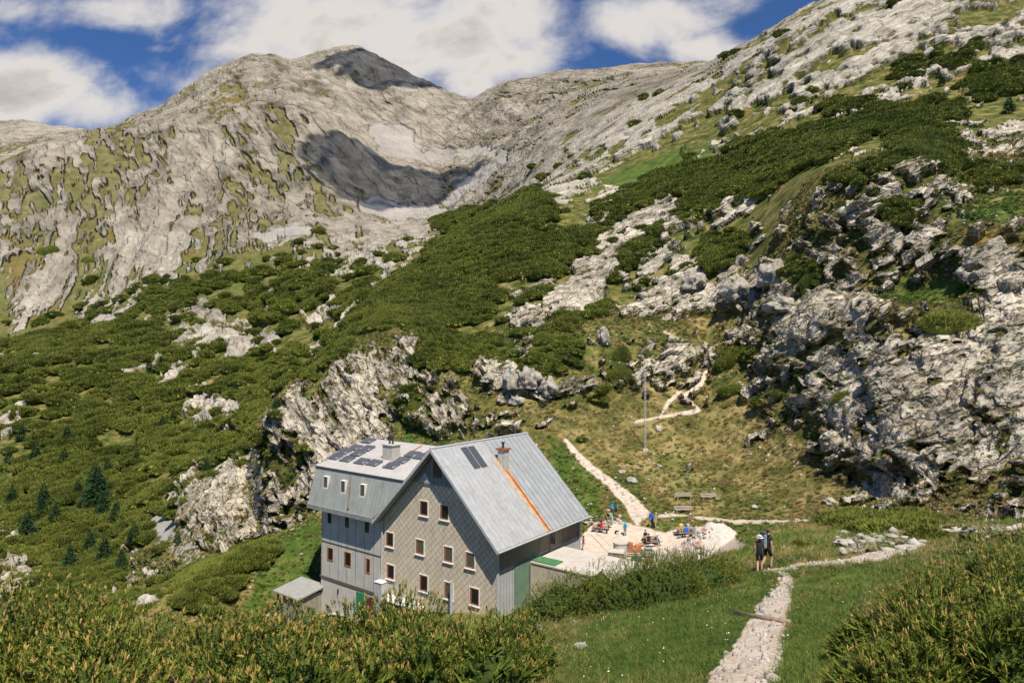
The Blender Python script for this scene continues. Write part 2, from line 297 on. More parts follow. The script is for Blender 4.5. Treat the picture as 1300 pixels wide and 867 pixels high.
ROCKP = polys([[(693,410),(703,365),(745,325),(790,285),(845,248),(868,262),(835,290),(800,318),(782,350),(765,378),(735,398)], [(735,292),(775,268),(772,288),(745,300)], [(452,420),(487,394),(490,400),(460,424)], [(470,368),(497,348),(499,356),(476,373)],
 [(426,418),(455,378),(464,386),(436,424)], [(635,400),(692,393),(697,428),(655,420)], [(218,437),(235,385),(276,388),(292,412),(250,432)], [(330,400),(337,365),(358,362),(346,402)], [(363,380),(380,358),(394,370),(375,384)], [(283,452),(300,430),(362,418),(352,437),(300,460)],
 [(140,480),(200,460),(207,470),(150,488)], [(243,537),(258,510),(292,535),(250,550)], [(0,545),(20,522),(18,555),(0,572)], [(0,720),(32,688),(42,720),(10,768),(0,770)], [(210,640),(262,605),(300,588),(336,556),(337,690),(285,712),(245,692),(225,655)], [(400,395),(430,380),(440,395),(410,420)],
 [(800,398),(850,345),(905,345),(880,372),(830,402)], [(870,400),(930,345),(1000,352),(1030,380),(990,410),(930,400)], [(540,520),(580,510),(600,535),(565,560),(545,550)], [(590,475),(640,465),(700,480),(770,475),(760,500),(700,510),(640,515)], [(500,440),(530,420),(525,470),(480,500),(440,560),(400,560),(360,600),(340,540),(400,492),(455,440)]])
TERR = polys([[(734,694),(742,672),(758,662),(785,660),(812,668),(845,676),(870,668),(900,668),(950,690),(944,697),(905,708),(880,718),(800,724),(736,712)]])
LITROCK = polys([[(1060,690),(1085,684),(1110,688),(1125,700),(1100,704),(1075,700)], [(1085,668),(1105,668),(1102,674),(1085,674)], [(1135,692),(1165,690),(1178,702),(1150,706)], [(1100,690),(1140,676),(1165,680),(1150,690)]])
fX = PX.ravel().astype(np.float32); fY = Yg.ravel().astype(np.float32); fD = Dg.ravel(); fS = Sg.ravel(); B = BASE.reshape(-1, 3); NB = N0.reshape(-1, 3)
hidden = (fS > 0)
# multi-scale noises that follow distance (small features close by, large ones far off)
NRM = 2.6
def oct_noise(P, lams, seed=0, wide=(.004, .16), fn=perlin, gain=1.0):
    tot = np.zeros(len(P), np.float32); ws = np.zeros(len(P), np.float32)
    for lam in lams:
        r = lam/fD
        wgt = sst(r, wide[0], wide[0]*2)*(1-sst(r, wide[1]*.5, wide[1]))
        m = wgt > .001
        if not m.any(): continue
        v = fn(P[m]/lam+seed*17.3+lam); v = v[0] if isinstance(v, tuple) else v
        g = r[m]**.7
        tot[m] += (wgt[m]*v*g); ws[m] += wgt[m]*g
    return tot/(ws+1e-6)*NRM
LAM = [128, 64, 32, 16, 8, 4, 2, 1, .5, .25]
# strata directions: right hillside bands rise to the right, left mountain slabs run down to the right
side = sst(fX, 560, 680)*(1-sst(fD, 420, 700))
th1 = np.where(side > .5, math.radians(32), math.radians(-52))
ct, s_t = np.cos(th1), np.sin(th1)
# rotate in the X-Z plane, then squeeze along the band direction
bx_ = B[:, 0]*ct+B[:, 2]*s_t; bz_ = -B[:, 0]*s_t+B[:, 2]*ct
fa_ = sst(fD, 350, 550); PA = np.stack([bx_*(.30-.14*fa_), B[:, 1]*(.45-.15*fa_), bz_*1.1], 1)
nz1 = oct_noise(B, LAM, 1, (.01, .12)); nz2 = oct_noise(PA, LAM, 2, (.008, .12)); nz3 = oct_noise(B, LAM, 3, (.01, .04))
print('noise', time.time()-T0)
wx = fX+5*oct_noise(B, LAM, 5, (.01, .08)); wy = fY+5*oct_noise(B, LAM, 6, (.01, .08))
rk = gsample(GRK, wx, wy); pn = gsample(GPN, wx, wy)
for q0, q1 in ((30, 100), (100, 250), (250, 500), (500, 1000), (1000, 2000)):
    q_ = (fD > q0) & (fD < q1); print('std', q0, nz1[q_].std(), nz2[q_].std(), nz3[q_].std(), rk[q_].mean())
nrm = lambda a: np.clip(a, -2.2, 2.2)
nz4 = oct_noise(PA, LAM, 7, (.003, .02))
rk = rk-.10*((fX > 850) & (fY < 330))*(fY > -50)-.06*(fX < 460)*(fY > 160)*(fY < 400)
farw = sst(fD, 350, 550)
rfield = (rk-.5)*1.05+.47+(.25+.75*np.clip(rk*6, 0, 1))*((.50-.05*farw)*nrm(nz2)+(.26-.20*farw)*nrm(nz3)+(.24+.14*farw)*nrm(nz4))
rockp = sst(psamp(ROCKP, wx, wy)+3.5*nrm(nz2)+2.5*nrm(nz3), -1, 3); rfield = np.maximum(rfield, rockp*(.62+.18*nrm(nz4)))
rock = sst(rfield, .40, .60)
far = sst(fD, 300, 650)
pineg = sst((pn-.5)*.85+.12+np.clip(pn*6, 0, 1)*(.46*nrm(nz1)+.44*nrm(nz3)), .44, .54)*(pn > .03)
pinep = (1-sst(psamp(ROCKP, wx, wy)+3.5*nz2+2.5*nz3, 0, 3))*sst(np.minimum(psamp(PINE, wx, wy), 7)-1.0+5*nz1+7*nz3+5*nz2, -1.0, 1.)
pine = np.maximum(np.minimum(pineg, (wx < 480)|(fD>200)), pinep)
outside = (fX < -20) | (fX > 1320)
green = sst(psamp(GREEN, wx, wy)/9+nz1*.45+nz3*.3, -.7, .9)
scree = sst(psamp(SCREE, wx, wy)+1.5*nz1, -2, 2)
dryz = polys([[(720,540),(800,480),(900,490),(985,500),(1060,620),(1080,650),(900,655),(840,640),(790,600)], [(850,400),(960,400),(1000,420),(960,470),(860,440)], [(640,500),(720,515),(760,500),(720,560),(650,540)], [(1040,400),(1160,400),(1150,440),(1080,420)], [(1140,600),(1220,640),(1200,670),(1150,640)]])
dryness = sst(psamp(dryz, wx, wy)/12+.6*nz1, -.4, .8)*.75*(1-green if False else 1)
brown = sst(psamp(BROWN, wx, wy)/6+nz1, -.3, .6)
npx = oct_noise(B, [4, 2, 1, .5, .25], 9, (.002, .3))
npl = oct_noise(B, [8, 4, 2], 21, (.02, 2.))
path = sst(psamp(PATH, fX, fY)+(3.6*npx+2.2*npl)*np.clip(25/fD, .22, 2.6), -.8, .8)
terr = sst(psamp(TERR, fX, fY)+1.0*npx, -.8, .8)
lit = sst(psamp(LITROCK, fX, fY)+1.5*nz1, -.5, 1)
# the near slope, hidden backs: no rock
vis_near = fS < 6.2
rock = np.where(vis_near & (fX < 1180), 0, rock); pine = np.where(vis_near & ~((fX > 225) & (fX < 350)) & (fX < 1030), 0, pine)
rock = np.maximum(rock, lit)
pine *= (1-lit); rock *= (1-pinep*.95); rock = np.maximum(rock, 0); 
path = np.maximum(path, 0)*(fS < 12.); terr = terr*(fS < 6.4)*(fS > 4.3)
green = np.maximum(green, ((fX < 430) & (fY > 330) & (fD > 90))*sst(nz1+.6*nz3, -.1, .6)*.9); green = green*(1-rock)
pine *= (1-terr)*(1-path)*(1-scree); scree = np.maximum(scree, 0)*(1-pine); rock = rock*(1-scree*.8)
rock = np.where(terr+path > .5, 0, rock)
pine = np.where(pinep > .5, pine, pine*(1-sst(rfield, .45, .6)))
rockc = np.clip(np.where(rock > .001, np.where(lit > .5, .9, np.clip(rfield, 0, 1)*(1-.9*pinep)*(1-scree)), .0), 0, 1); rockc = np.where(vis_near & (lit < .3) & (fX < 1180), 0, rockc); rockc = np.where(terr+path > .5, 0, rockc); rockc *= (1-pine*.8)
# ------------------------------------------------------------------ relief
facA = np.zeros(len(B), np.float32); crack = np.zeros(len(B), np.float32); wsum = 1e-6
PF = np.stack([bx_*.5, B[:, 1]*.8, bz_*1.1], 1)+.3*nz1[:, None]
for lam in [48, 24, 12, 6, 3, 1.5, .75, .4]:
    r = lam/fD; wgt = sst(r, .004, .008)*(1-sst(r, .028+.05*(fD < 130), .06+.07*(fD < 130))); m = (wgt > .01) & ((rock > .02) | (fD > 300))
    if not m.any(): continue
    v, e = facet(PF[m]/lam+lam)
    facA[m] += wgt[m]*v*lam*.19*(1-.5*sst(fD[m], 380, 600)); crack[m] += wgt[m]*(-(1-sst(e, 0, .14))*lam*.05)
lamp = np.zeros(len(B), np.float32)
for lam in [128, 64, 32, 16, 8, 4, 2, 1, .5]:
    r = lam/fD; wgt = sst(r, .0035, .007)*(1-sst(r, .06, .14)); m = wgt > .01
    if not m.any(): continue
    v = perlin(PA[m]/lam*1.0+lam*3.1); v = 1-2*np.abs(v)           # ridges
    v2 = perlin(B[m]/lam*.8+lam)
    lamp[m] += wgt[m]*lam*(.13*v*np.where(fD[m] > 350, .8+.2*rock[m], rock[m])+.045*v2*np.where(rock[m] > .3, 1, .5))
amp = np.where(fS < 6.3, .25, 1.0)
dist_soft = 1-.0*far
rockd = rock*(1-sst(fD, 300, 500))+(.85+.15*rock)*sst(fD, 300, 500)
disp = (lamp*amp+rockd*(facA+crack)*dist_soft+rock*(1-.8*farw)*np.minimum(.005*fD, .5+.0010*fD)*np.where(fS > 6.3, 1, .4))
vd = B/np.linalg.norm(B, axis=1)[:, None]; facing = np.abs((vd*NB).sum(1)); disp *= .35+.65*np.clip(facing*2.2, 0, 1)
disp += pine*np.clip(.004*fD, 0, 1.2)
disp *= np.where(terr > .3, .08, 1)*np.where(path > .3, .35, 1)
# fade at house pad
bxy = B[:, :2]; hx, hy = -1.057, 52.0
uu = (bxy[:, 0]-hx)*-math.cos(.632)+(bxy[:, 1]-hy)*math.sin(.632); vv = (bxy[:, 0]-hx)*-math.sin(.632)+(bxy[:, 1]-hy)*-math.cos(.632)
pad = sst(uu, -4, 0)*(1-sst(uu, 25, 30))*sst(vv, -18, -14)*(1-sst(vv, 0, 3)); disp *= 1-.8*pad
tuft = oct_noise(B, [1.2, .6], 12, (.001, .5))
disp += np.where((rock < .5) & (fD < 130) & (fD > 24), (1-rock)*(1-np.clip(path+terr, 0, 1))*.13*tuft*(1-pad), 0)
NP_ = NB.copy(); G = (B+NP_*disp[:, None])
# tuck the ground under the house floor so no grass pokes in
print('relief', time.time()-T0)
GP = G.reshape(NC, NR, 3)
me = bpy.data.meshes.new('hillside'); nv = NC*NR
me.vertices.add(nv); me.vertices.foreach_set('co', G.astype(np.float32).ravel())
ii = np.arange(nv).reshape(NC, NR); a_ = ii[:-1, :-1].ravel(); b_ = ii[1:, :-1].ravel(); c_ = ii[1:, 1:].ravel(); d_ = ii[:-1, 1:].ravel()
quads = np.stack([a_, b_, c_, d_], 1).astype(np.int32); nf = len(quads)
me.loops.add(nf*4); me.loops.foreach_set('vertex_index', quads.ravel()); me.polygons.add(nf)
me.polygons.foreach_set('loop_start', np.arange(0, nf*4, 4, dtype=np.int32)); me.polygons.foreach_set('loop_total', np.full(nf, 4, np.int32))
me.update(); me.shade_smooth() if hasattr(me, 'shade_smooth') else None
def addattr(me, name, arr):
    at_ = me.color_attributes.new(name, 'FLOAT_COLOR', 'POINT'); at_.data.foreach_set('color', arr.astype(np.float32).ravel())
addattr(me, 'mA', np.stack([rock, pine, green, scree], 1)); stain = np.clip(.5+.55*nz2+.25*nz3, 0, 1); addattr(me, 'mC', np.stack([stain, side, rockc, dryness], 1)); addattr(me, 'mB', np.stack([np.maximum(path, terr), brown, terr, lit], 1))
hill = bpy.data.objects.new('hillside', me); COL.objects.link(hill); hill['kind'] = 'structure'
print('mesh', time.time()-T0, nv)
PXd, PYd = proj(G); PXd = PXd.reshape(NC, NR); PYd = PYd.reshape(NC, NR)
def hit(px, y, smin=0):     # terrain point seen at a photo pixel
    c = int(np.clip(np.searchsorted(xs, px), 1, NC-2)); col = PYd[c]; ok = (Sg[c] >= smin) & (np.arange(NR) > 3)
    r = np.nonzero((col <= y) & ok)[0]
    r = r[0] if len(r) else NR-1
    p = GP[c, r]; return Vector((float((px-650)/F*p[1]), float(p[1]), float(p[2])))
def zat(X, Y):
    px = 650+F*X/(Y*cp); c = int(np.clip(np.searchsorted(xs, px), 1, NC-1)); col = GP[c]
    i = int(np.clip(np.searchsorted(Dg[c], Y), 1, NR-1)); t = (Y-Dg[c, i-1])/(Dg[c, i]-Dg[c, i-1]+1e-9)
    return float(col[i-1, 2]*(1-t)+col[i, 2]*t)
def tagx(o, label=None, cat=None, group=None, kind=None):
    for k, v in (('label', label), ('category', cat), ('group', group), ('kind', kind)):
        if v: o[k] = v
    return o
# ------------------------------------------------------------------ terrain material
def newmat(name, rough=.9, spec=.2):
    m = bpy.data.materials.new(name); m.use_nodes = True; t = NT(m.node_tree); b = t.n['Principled BSDF']
    b.inputs['Roughness'].default_value = rough; b.inputs['Specular IOR Level'].default_value = spec
    return m, t, b
m, t, b = newmat('hillside', .95, .1)
A = t.N('ShaderNodeAttribute', attribute_name='mA'); Bn = t.N('ShaderNodeAttribute', attribute_name='mB')
sa = t.N('ShaderNodeSeparateColor'); t.L(A.outputs['Color'], sa.inputs[0]); sb = t.N('ShaderNodeSeparateColor'); t.L(Bn.outputs['Color'], sb.inputs[0])
rk_, pn_, gr_, sc_ = sa.outputs[0], sa.outputs[1], sa.outputs[2], A.outputs['Alpha']; pa_, br_, te_ = sb.outputs[0], sb.outputs[1], sb.outputs[2]
geo = t.N('ShaderNodeNewGeometry'); pos = geo.outputs['Position']
sp_ = t.N('ShaderNodeSeparateXYZ'); t.L(pos, sp_.inputs[0])
nS = t.noise(pos, 1.6, 6, .65); nM = t.noise(pos, .23, 6, .72); nL = t.noise(pos, .02, 6, .6); nF = t.noise(pos, 9, 4, .6)
farf = t.sstep(sp_.outputs[1], 250, 700)
rn = t.mix(farf, nM, nL)
An = t.N('ShaderNodeAttribute', attribute_name='mC'); sC = t.N('ShaderNodeSeparateColor'); t.L(An.outputs['Color'], sC.inputs[0]); stn_, side_, rcf_ = sC.outputs[0], sC.outputs[1], sC.outputs[2]
def strat(ang, sc3):
    mp = t.N('ShaderNodeMapping', vector_type='TEXTURE'); mp.inputs['Rotation'].default_value = (0, -math.radians(ang), 0); mp.inputs['Scale'].default_value = sc3; t.L(pos, mp.inputs[0]); return mp.outputs[0]
vm = t.N('ShaderNodeMix', data_type='VECTOR'); t.L(side_, vm.inputs[0]); t.L(strat(-52, (3.2, 2, 1)), vm.inputs[4]); t.L(strat(32, (3.0, 2, 1)), vm.inputs[5]); PST = vm.outputs[1]
wv = t.N('ShaderNodeTexNoise'); wv.inputs['Scale'].default_value = .5; t.L(pos, wv.inputs['Vector'])
def crackle(scale):
    v = t.N('ShaderNodeTexVoronoi', feature='DISTANCE_TO_EDGE'); v.inputs['Scale'].default_value = scale
    ad = t.N('ShaderNodeVectorMath', operation='MULTIPLY_ADD'); n_ = t.N('ShaderNodeTexNoise'); n_.inputs['Scale'].default_value = scale*1.3; n_.inputs['Detail'].default_value = 2; t.L(PST, n_.inputs['Vector'])
    t.L(n_.outputs[1], ad.inputs[0]); ad.inputs[1].default_value = (.9/scale,)*3; t.L(PST, ad.inputs[2]); t.L(ad.outputs[0], v.inputs['Vector']); return v.outputs['Distance']
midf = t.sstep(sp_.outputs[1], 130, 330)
sN = t.noise(PST, .75, 5, .68); sM_ = t.noise(PST, .22, 6, .7); sF = t.noise(PST, .055, 7, .74)
sAll = t.mix(farf, t.mix(midf, sN, sM_), sF)
rmask = t.sstep(t.math('ADD', rcf_, t.math('MULTIPLY', t.math('SUBTRACT', sAll, .5), 1.5)), .45, .53)
cN = crackle(.55); cM = crackle(.2); cF = crackle(.05)
cr1 = t.math('SUBTRACT', 1.0, t.sstep(cN, 0, .07)); cr2 = t.math('SUBTRACT', 1.0, t.sstep(cM, 0, .07)); cr3 = t.math('SUBTRACT', 1.0, t.sstep(cF, 0, .09))
crk = t.math('ADD', t.math('MULTIPLY', t.math('SUBTRACT', 1.0, midf), cr1), t.math('ADD', t.math('MULTIPLY', t.math('SUBTRACT', 1.0, farf), t.math('MULTIPLY', cr2, .8)), t.math('MULTIPLY', midf, t.math('MULTIPLY', cr3, .8))), clamp=True)
rcol = t.ramp(t.math('ADD', t.math('ADD', t.math('MULTIPLY', sAll, .55), t.math('MULTIPLY', rn, .30)), t.math('MULTIPLY', stn_, .15)), [(.34, (.10, .089, .070)), (.43, (.225, .202, .163)), (.51, (.355, .32, .265)), (.63, (.52, .47, .39))])
rcol = t.mix(t.math('MULTIPLY', t.math('SUBTRACT', 1.0, midf), .55), rcol, t.mix(1.0, rcol, (1.55, 1.48, 1.36), 'MULTIPLY'))  # near limestone is paler; colour raised further to offset dim sun on steep faces
rcol = t.mix(farf, rcol, t.mix(1.0, rcol, (.90, .87, .83), 'MULTIPLY'))
rcol = t.mix(t.math('MULTIPLY', crk, .36), rcol, (.13, .115, .085))
och = t.mix(t.sstep(t.noise(pos, .35, 5, .6), .56, .70), rcol, (.34, .24, .13)); rcol = t.mix(.5, rcol, och)
gcol = t.ramp(t.math('ADD', t.math('MULTIPLY', t.mix(farf, nM, t.noise(pos, .08, 8, .75)), .75), t.math('MULTIPLY', nF, .25)), [(.40, (.026, .046, .010)), (.46, (.065, .078, .017)), (.52, (.125, .118, .032)), (.58, (.21, .165, .06)), (.66, (.31, .235, .10))])
ggrn = t.ramp(t.math('ADD', t.math('MULTIPLY', nM, .6), t.math('MULTIPLY', nF, .4)), [(.36, (.025, .055, .008)), (.5, (.055, .105, .016)), (.66, (.14, .17, .04))])
grass = t.mix(t.math('MULTIPLY', gr_, .8), gcol, ggrn)
grass = t.mix(t.math('MULTIPLY', farf, .55), grass, t.ramp(t.noise(pos, .05, 6, .7), [(.4, (.12, .11, .045)), (.6, (.23, .19, .10))]))
grass = t.mix(t.math('MULTIPLY', An.outputs['Alpha'], .6), grass, t.ramp(nM, [(.40, (.12, .105, .03)), (.5, (.24, .18, .07)), (.6, (.38, .28, .13))]))
grass = t.mix(t.math('MULTIPLY', br_, t.math('MULTIPLY', nM, 1.1)), grass, (.17, .115, .035))
pcol = t.ramp(t.math('ADD', t.math('MULTIPLY', nS, .6), t.math('MULTIPLY', nM, .4)), [(.35, (.02, .035, .008)), (.6, (.07, .085, .018))])
scol = t.ramp(t.math('ADD', t.math('MULTIPLY', nS, .5), t.math('MULTIPLY', nL, .5)), [(.35, (.22, .20, .175)), (.6, (.38, .345, .305))])
tcol = t.ramp(t.math('ADD', t.math('MULTIPLY', nS, .5), t.math('MULTIPLY', nF, .5)), [(.3, (.30, .22, .15)), (.5, (.54, .44, .35)), (.66, (.66, .58, .49))])
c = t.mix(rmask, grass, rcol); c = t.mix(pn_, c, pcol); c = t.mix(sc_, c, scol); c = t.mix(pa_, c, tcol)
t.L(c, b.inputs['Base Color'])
def bump(h, dist, strg, prev=None):
    n_ = t.N('ShaderNodeBump'); n_.inputs['Distance'].default_value = dist; n_.inputs['Strength'].default_value = strg; t.L(h, n_.inputs['Height'])
    if prev is not None: t.L(prev, n_.inputs['Normal'])
    return n_.outputs[0]
b1 = bump(t.math('ADD', t.math('MULTIPLY', t.noise(pos, 1.1, 7, .7), .5), t.math('MULTIPLY', nF, .12)), .35, .8)
rnear = t.math('MULTIPLY', rk_, t.math('SUBTRACT', 1.0, midf)); rmid = t.math('MULTIPLY', rk_, t.math('SUBTRACT', 1.0, farf)); rfar = t.math('MULTIPLY', rk_, farf)
b2 = bump(t.math('MULTIPLY', t.math('SUBTRACT', t.math('MULTIPLY', sN, 1.3), t.math('MULTIPLY', cr1, .35)), rnear), .9, 1.0, b1)
b3 = bump(t.math('MULTIPLY', t.math('SUBTRACT', t.math('MULTIPLY', sM_, 1.3), t.math('MULTIPLY', cr2, .3)), rmid), 1.8, .8, b2)
b4 = bump(t.math('MULTIPLY', t.math('SUBTRACT', t.math('MULTIPLY', sF, 1.5), t.math('MULTIPLY', cr3, .3)), rfar), 9, .9, b3)
t.L(b4, b.inputs['Normal'])
me.materials.append(m)
# ------------------------------------------------------------------ mesh from arrays
def mesh_np(name, V, Fc, mats, mi=None, smooth_=False):
    m = bpy.data.meshes.new(name); V = np.asarray(V, np.float32); Fc = np.asarray(Fc, np.int32); n = Fc.shape[1]
    m.vertices.add(len(V)); m.vertices.foreach_set('co', V.ravel()); m.loops.add(Fc.size); m.loops.foreach_set('vertex_index', Fc.ravel())
    m.polygons.add(len(Fc)); m.polygons.foreach_set('loop_start', np.arange(0, Fc.size, n, dtype=np.int32)); m.polygons.foreach_set('loop_total', np.full(len(Fc), n, np.int32))
    if mi is not None: m.polygons.foreach_set('material_index', np.asarray(mi, np.int32))
    if smooth_: m.polygons.foreach_set('use_smooth', np.ones(len(Fc), bool))
    m.update(); m.validate()
    for x in mats: m.materials.append(x)
    return m
def leafmat(name, c0, c1, rough=.75, trans=.15, rand=True):
    m, t, b = newmat(name, rough, .25)
    oi = t.N('ShaderNodeObjectInfo'); g = t.N('ShaderNodeNewGeometry')
    n = t.noise(g.outputs['Position'], .8, 3, .6); n2 = t.noise(g.outputs['Position'], .06, 3, .6)
    f = t.math('ADD', t.math('MULTIPLY', n, .7), t.math('ADD', t.math('SUBTRACT', t.math('MULTIPLY', n2, 1.6), .5), t.math('MULTIPLY', oi.outputs['Random'], .45 if rand else .1)))
    f = t.math('ADD', f, t.math('MULTIPLY', g.outputs['Random Per Island'], .35))
    c = t.ramp(t.math('MULTIPLY', f, .55), [(.25, c0), (.75, c1)])
    t.L(c, b.inputs['Base Color'])
    if trans: b.inputs['Subsurface Weight'].default_value = 0
    return m
M_MUGO = leafmat('mugo_needles_far', (.035, .062, .008), (.20, .215, .034))
M_NEED = leafmat('mugo_needles', (.045, .085, .010), (.27, .28, .035), rand=False)
M_CAND = leafmat('pine_candles', (.34, .22, .05), (.55, .38, .12), rand=False)
M_SPRU = leafmat('spruce_needles', (.012, .042, .014), (.045, .095, .028))
M_GRS = leafmat('grass_blades', (.035, .075, .008), (.15, .19, .035))
M_DRY = leafmat('dry_grass_blades', (.16, .12, .035), (.42, .31, .13))
def simplemat(name, c, rough=.8, spec=.3, metal=0, var=.25, scale=3, bump=0):
    m, t, b = newmat(name, rough, spec); g = t.N('ShaderNodeTexCoord')
    n = t.noise(g.outputs['Object'], scale, 6, .6)
    t.L(t.ramp(n, [(.3, tuple(x*(1-var) for x in c)), (.7, tuple(min(1, x*(1+var)) for x in c))]), b.inputs['Base Color'])
    b.inputs['Metallic'].default_value = metal
    if bump:
        bm = t.N('ShaderNodeBump'); bm.inputs['Distance'].default_value = bump; t.L(t.noise(g.outputs['Object'], scale*3, 6, .65), bm.inputs['Height']); t.L(bm.outputs[0], b.inputs['Normal'])
    return m
M_CORE = simplemat('pine_dim_core', (.035, .055, .014), .95, .1, 0, .6, 14)  # solid bush core, coloured dark to pass for shaded foliage between the shoots
M_BARK = simplemat('bark', (.12, .085, .06), .95, bump=.01)
def unit_dirs(n, rs, up=0.0):
    v = rs.normal(size=(n, 3)); v /= np.linalg.norm(v, axis=1)[:, None]; v[:, 2] = np.abs(v[:, 2])*(1-up)+up
    return v/np.linalg.norm(v, axis=1)[:, None]
def tufts(P, D, L, Wd, rs, k=3):       # k crossed slim triangles per tuft pointing along D
    n = len(P); Vs = []; 
    for j in range(k):
        r = rs.normal(size=(n, 3)); s = np.cross(D, r); s /= np.linalg.norm(s, axis=1)[:, None]
        dd_ = D+rs.normal(size=(n, 3))*.35; tip = P+dd_*L[:, None]
        Vs += [P-s*Wd[:, None], P+s*Wd[:, None], tip]
    V = np.stack(Vs, 1).reshape(-1, 3)          # n x 3k x 3
    return V, np.arange(len(V)).reshape(-1, 3)
def mugo_clump(seed, n=420, tl=1.0):
    rs = np.random.RandomState(seed); V = []; 
    lob = [(0, 0, .05, .8)]+[(rs.uniform(-.75, .75), rs.uniform(-.75, .75), rs.uniform(-.05, .12), rs.uniform(.35, .6)) for _ in range(6)]
    P = []; D = []
    for (x, y, z, q) in lob:
        m_ = int(n*q*q); d = unit_dirs(m_, rs); P.append(np.stack([x+d[:, 0]*q, y+d[:, 1]*q, z+d[:, 2]*q*.62], 1)*rs.uniform(.82, 1.04, (m_, 1))); dd_ = d.copy(); dd_[:, 2] += .9; D.append(dd_/np.linalg.norm(dd_, axis=1)[:, None])
    P = np.concatenate(P); D = np.concatenate(D)
    V, Fc = tufts(P, D, rs.uniform(.16, .30, len(P))*tl, rs.uniform(.035, .07, len(P))*tl, rs, 3)
    # dark solid core so the ground does not show through everywhere
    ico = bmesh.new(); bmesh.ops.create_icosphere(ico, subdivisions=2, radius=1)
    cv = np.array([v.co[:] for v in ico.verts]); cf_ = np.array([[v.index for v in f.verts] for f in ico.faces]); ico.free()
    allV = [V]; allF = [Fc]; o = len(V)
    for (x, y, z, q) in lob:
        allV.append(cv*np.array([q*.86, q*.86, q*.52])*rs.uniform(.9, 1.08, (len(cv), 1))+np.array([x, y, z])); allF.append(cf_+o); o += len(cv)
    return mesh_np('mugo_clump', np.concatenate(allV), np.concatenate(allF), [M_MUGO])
def gn_scatter(name, pts, scl, rot, idx, meshes, label_kind='stuff', tilt=None):
    pm = bpy.data.meshes.new(name); pm.vertices.add(len(pts)); pm.vertices.foreach_set('co', np.asarray(pts, np.float32).ravel())
    for nm, arr, ty in (('scl', scl, 'FLOAT'), ('rot', rot, 'FLOAT'), ('idx', idx, 'INT')):
        a = pm.attributes.new(nm, ty, 'POINT'); a.data.foreach_set('value', np.asarray(arr, np.int32 if ty == 'INT' else np.float32))
    ob = bpy.data.objects.new(name, pm); COL.objects.link(ob); ob['kind'] = 'stuff'
    g = bpy.data.node_groups.new(name, 'GeometryNodeTree'); g.interface.new_socket('Geometry', in_out='INPUT', socket_type='NodeSocketGeometry'); g.interface.new_socket('Geometry', in_out='OUTPUT', socket_type='NodeSocketGeometry')
    N = g.nodes.new; L = g.links.new
    gi = N('NodeGroupInput'); go = N('NodeGroupOutput'); mp = N('GeometryNodeMeshToPoints'); L(gi.outputs[0], mp.inputs[0])
    ip = N('GeometryNodeInstanceOnPoints'); L(mp.outputs[0], ip.inputs['Points'])
    hid = bpy.data.collections.new(name+'_parts')
    for k, mm in enumerate(meshes):
        oo = bpy.data.objects.new('%s_piece_%d' % (name, k), mm); hid.objects.link(oo)
    ci = N('GeometryNodeCollectionInfo'); ci.inputs['Collection'].default_value = hid; ci.inputs['Separate Children'].default_value = True; ci.inputs['Reset Children'].default_value = True
    L(ci.outputs[0], ip.inputs['Instance']); ip.inputs['Pick Instance'].default_value = True
    def attr(nm, ty):
        a = N('GeometryNodeInputNamedAttribute'); a.data_type = ty; a.inputs['Name'].default_value = nm; return a.outputs['Attribute']
    L(attr('idx', 'INT'), ip.inputs['Instance Index']); L(attr('scl', 'FLOAT'), ip.inputs['Scale'])
    cx = N('ShaderNodeCombineXYZ'); L(attr('rot', 'FLOAT'), cx.inputs[2]); L(cx.outputs[0], ip.inputs['Rotation']); L(ip.outputs[0], go.inputs[0])
    md = ob.modifiers.new('scatter', 'NODES'); md.node_group = g
    return ob
# area each terrain vertex stands for
e1 = np.linalg.norm(np.gradient(GP, axis=0), axis=-1); e2 = np.linalg.norm(np.gradient(GP, axis=1), axis=-1); AREA = (e1*e2).ravel()
INF = ((fX > -60) & (fX < 1360) & (PYd.ravel() < 900))
def pick(weight, spacing):     # weight 0..1 per vertex, spacing metres per vertex -> random vertex ids
    p = weight*AREA/np.maximum(spacing, .01)**2*INF; n_ = np.minimum(p, 1)
    return np.nonzero(RS.rand(len(p)) < n_)[0]
if True:
    clumps = [mugo_clump(s) for s in range(5)]
    sp1 = np.clip(.0095*fD, .75, 3.2)
    wgt = np.where(pine > .5, 1.0, 0)*np.where(fD > 34, 1, 0)
    # scattered lone bushes on grass and rock
    lone = sst(nz3+.6*nz1, 1.5, 1.9)*.25*(fD > 90)*(fD < 520)*(scree < .3)*(path < .3)
    ids = pick(np.maximum(wgt, lone), sp1)
    print('mugo', len(ids), time.time()-T0)
    sc_ = sp1[ids]*RS.uniform(.75, 1.45, len(ids))*1.05
    pts = G[ids]-np.array([0, 0, 1])*.12*sc_[:, None]
    gn_scatter('mountain_pine_scrub', pts, sc_, RS.uniform(0, 6.28, len(ids)), RS.randint(0, 5, len(ids)), clumps)
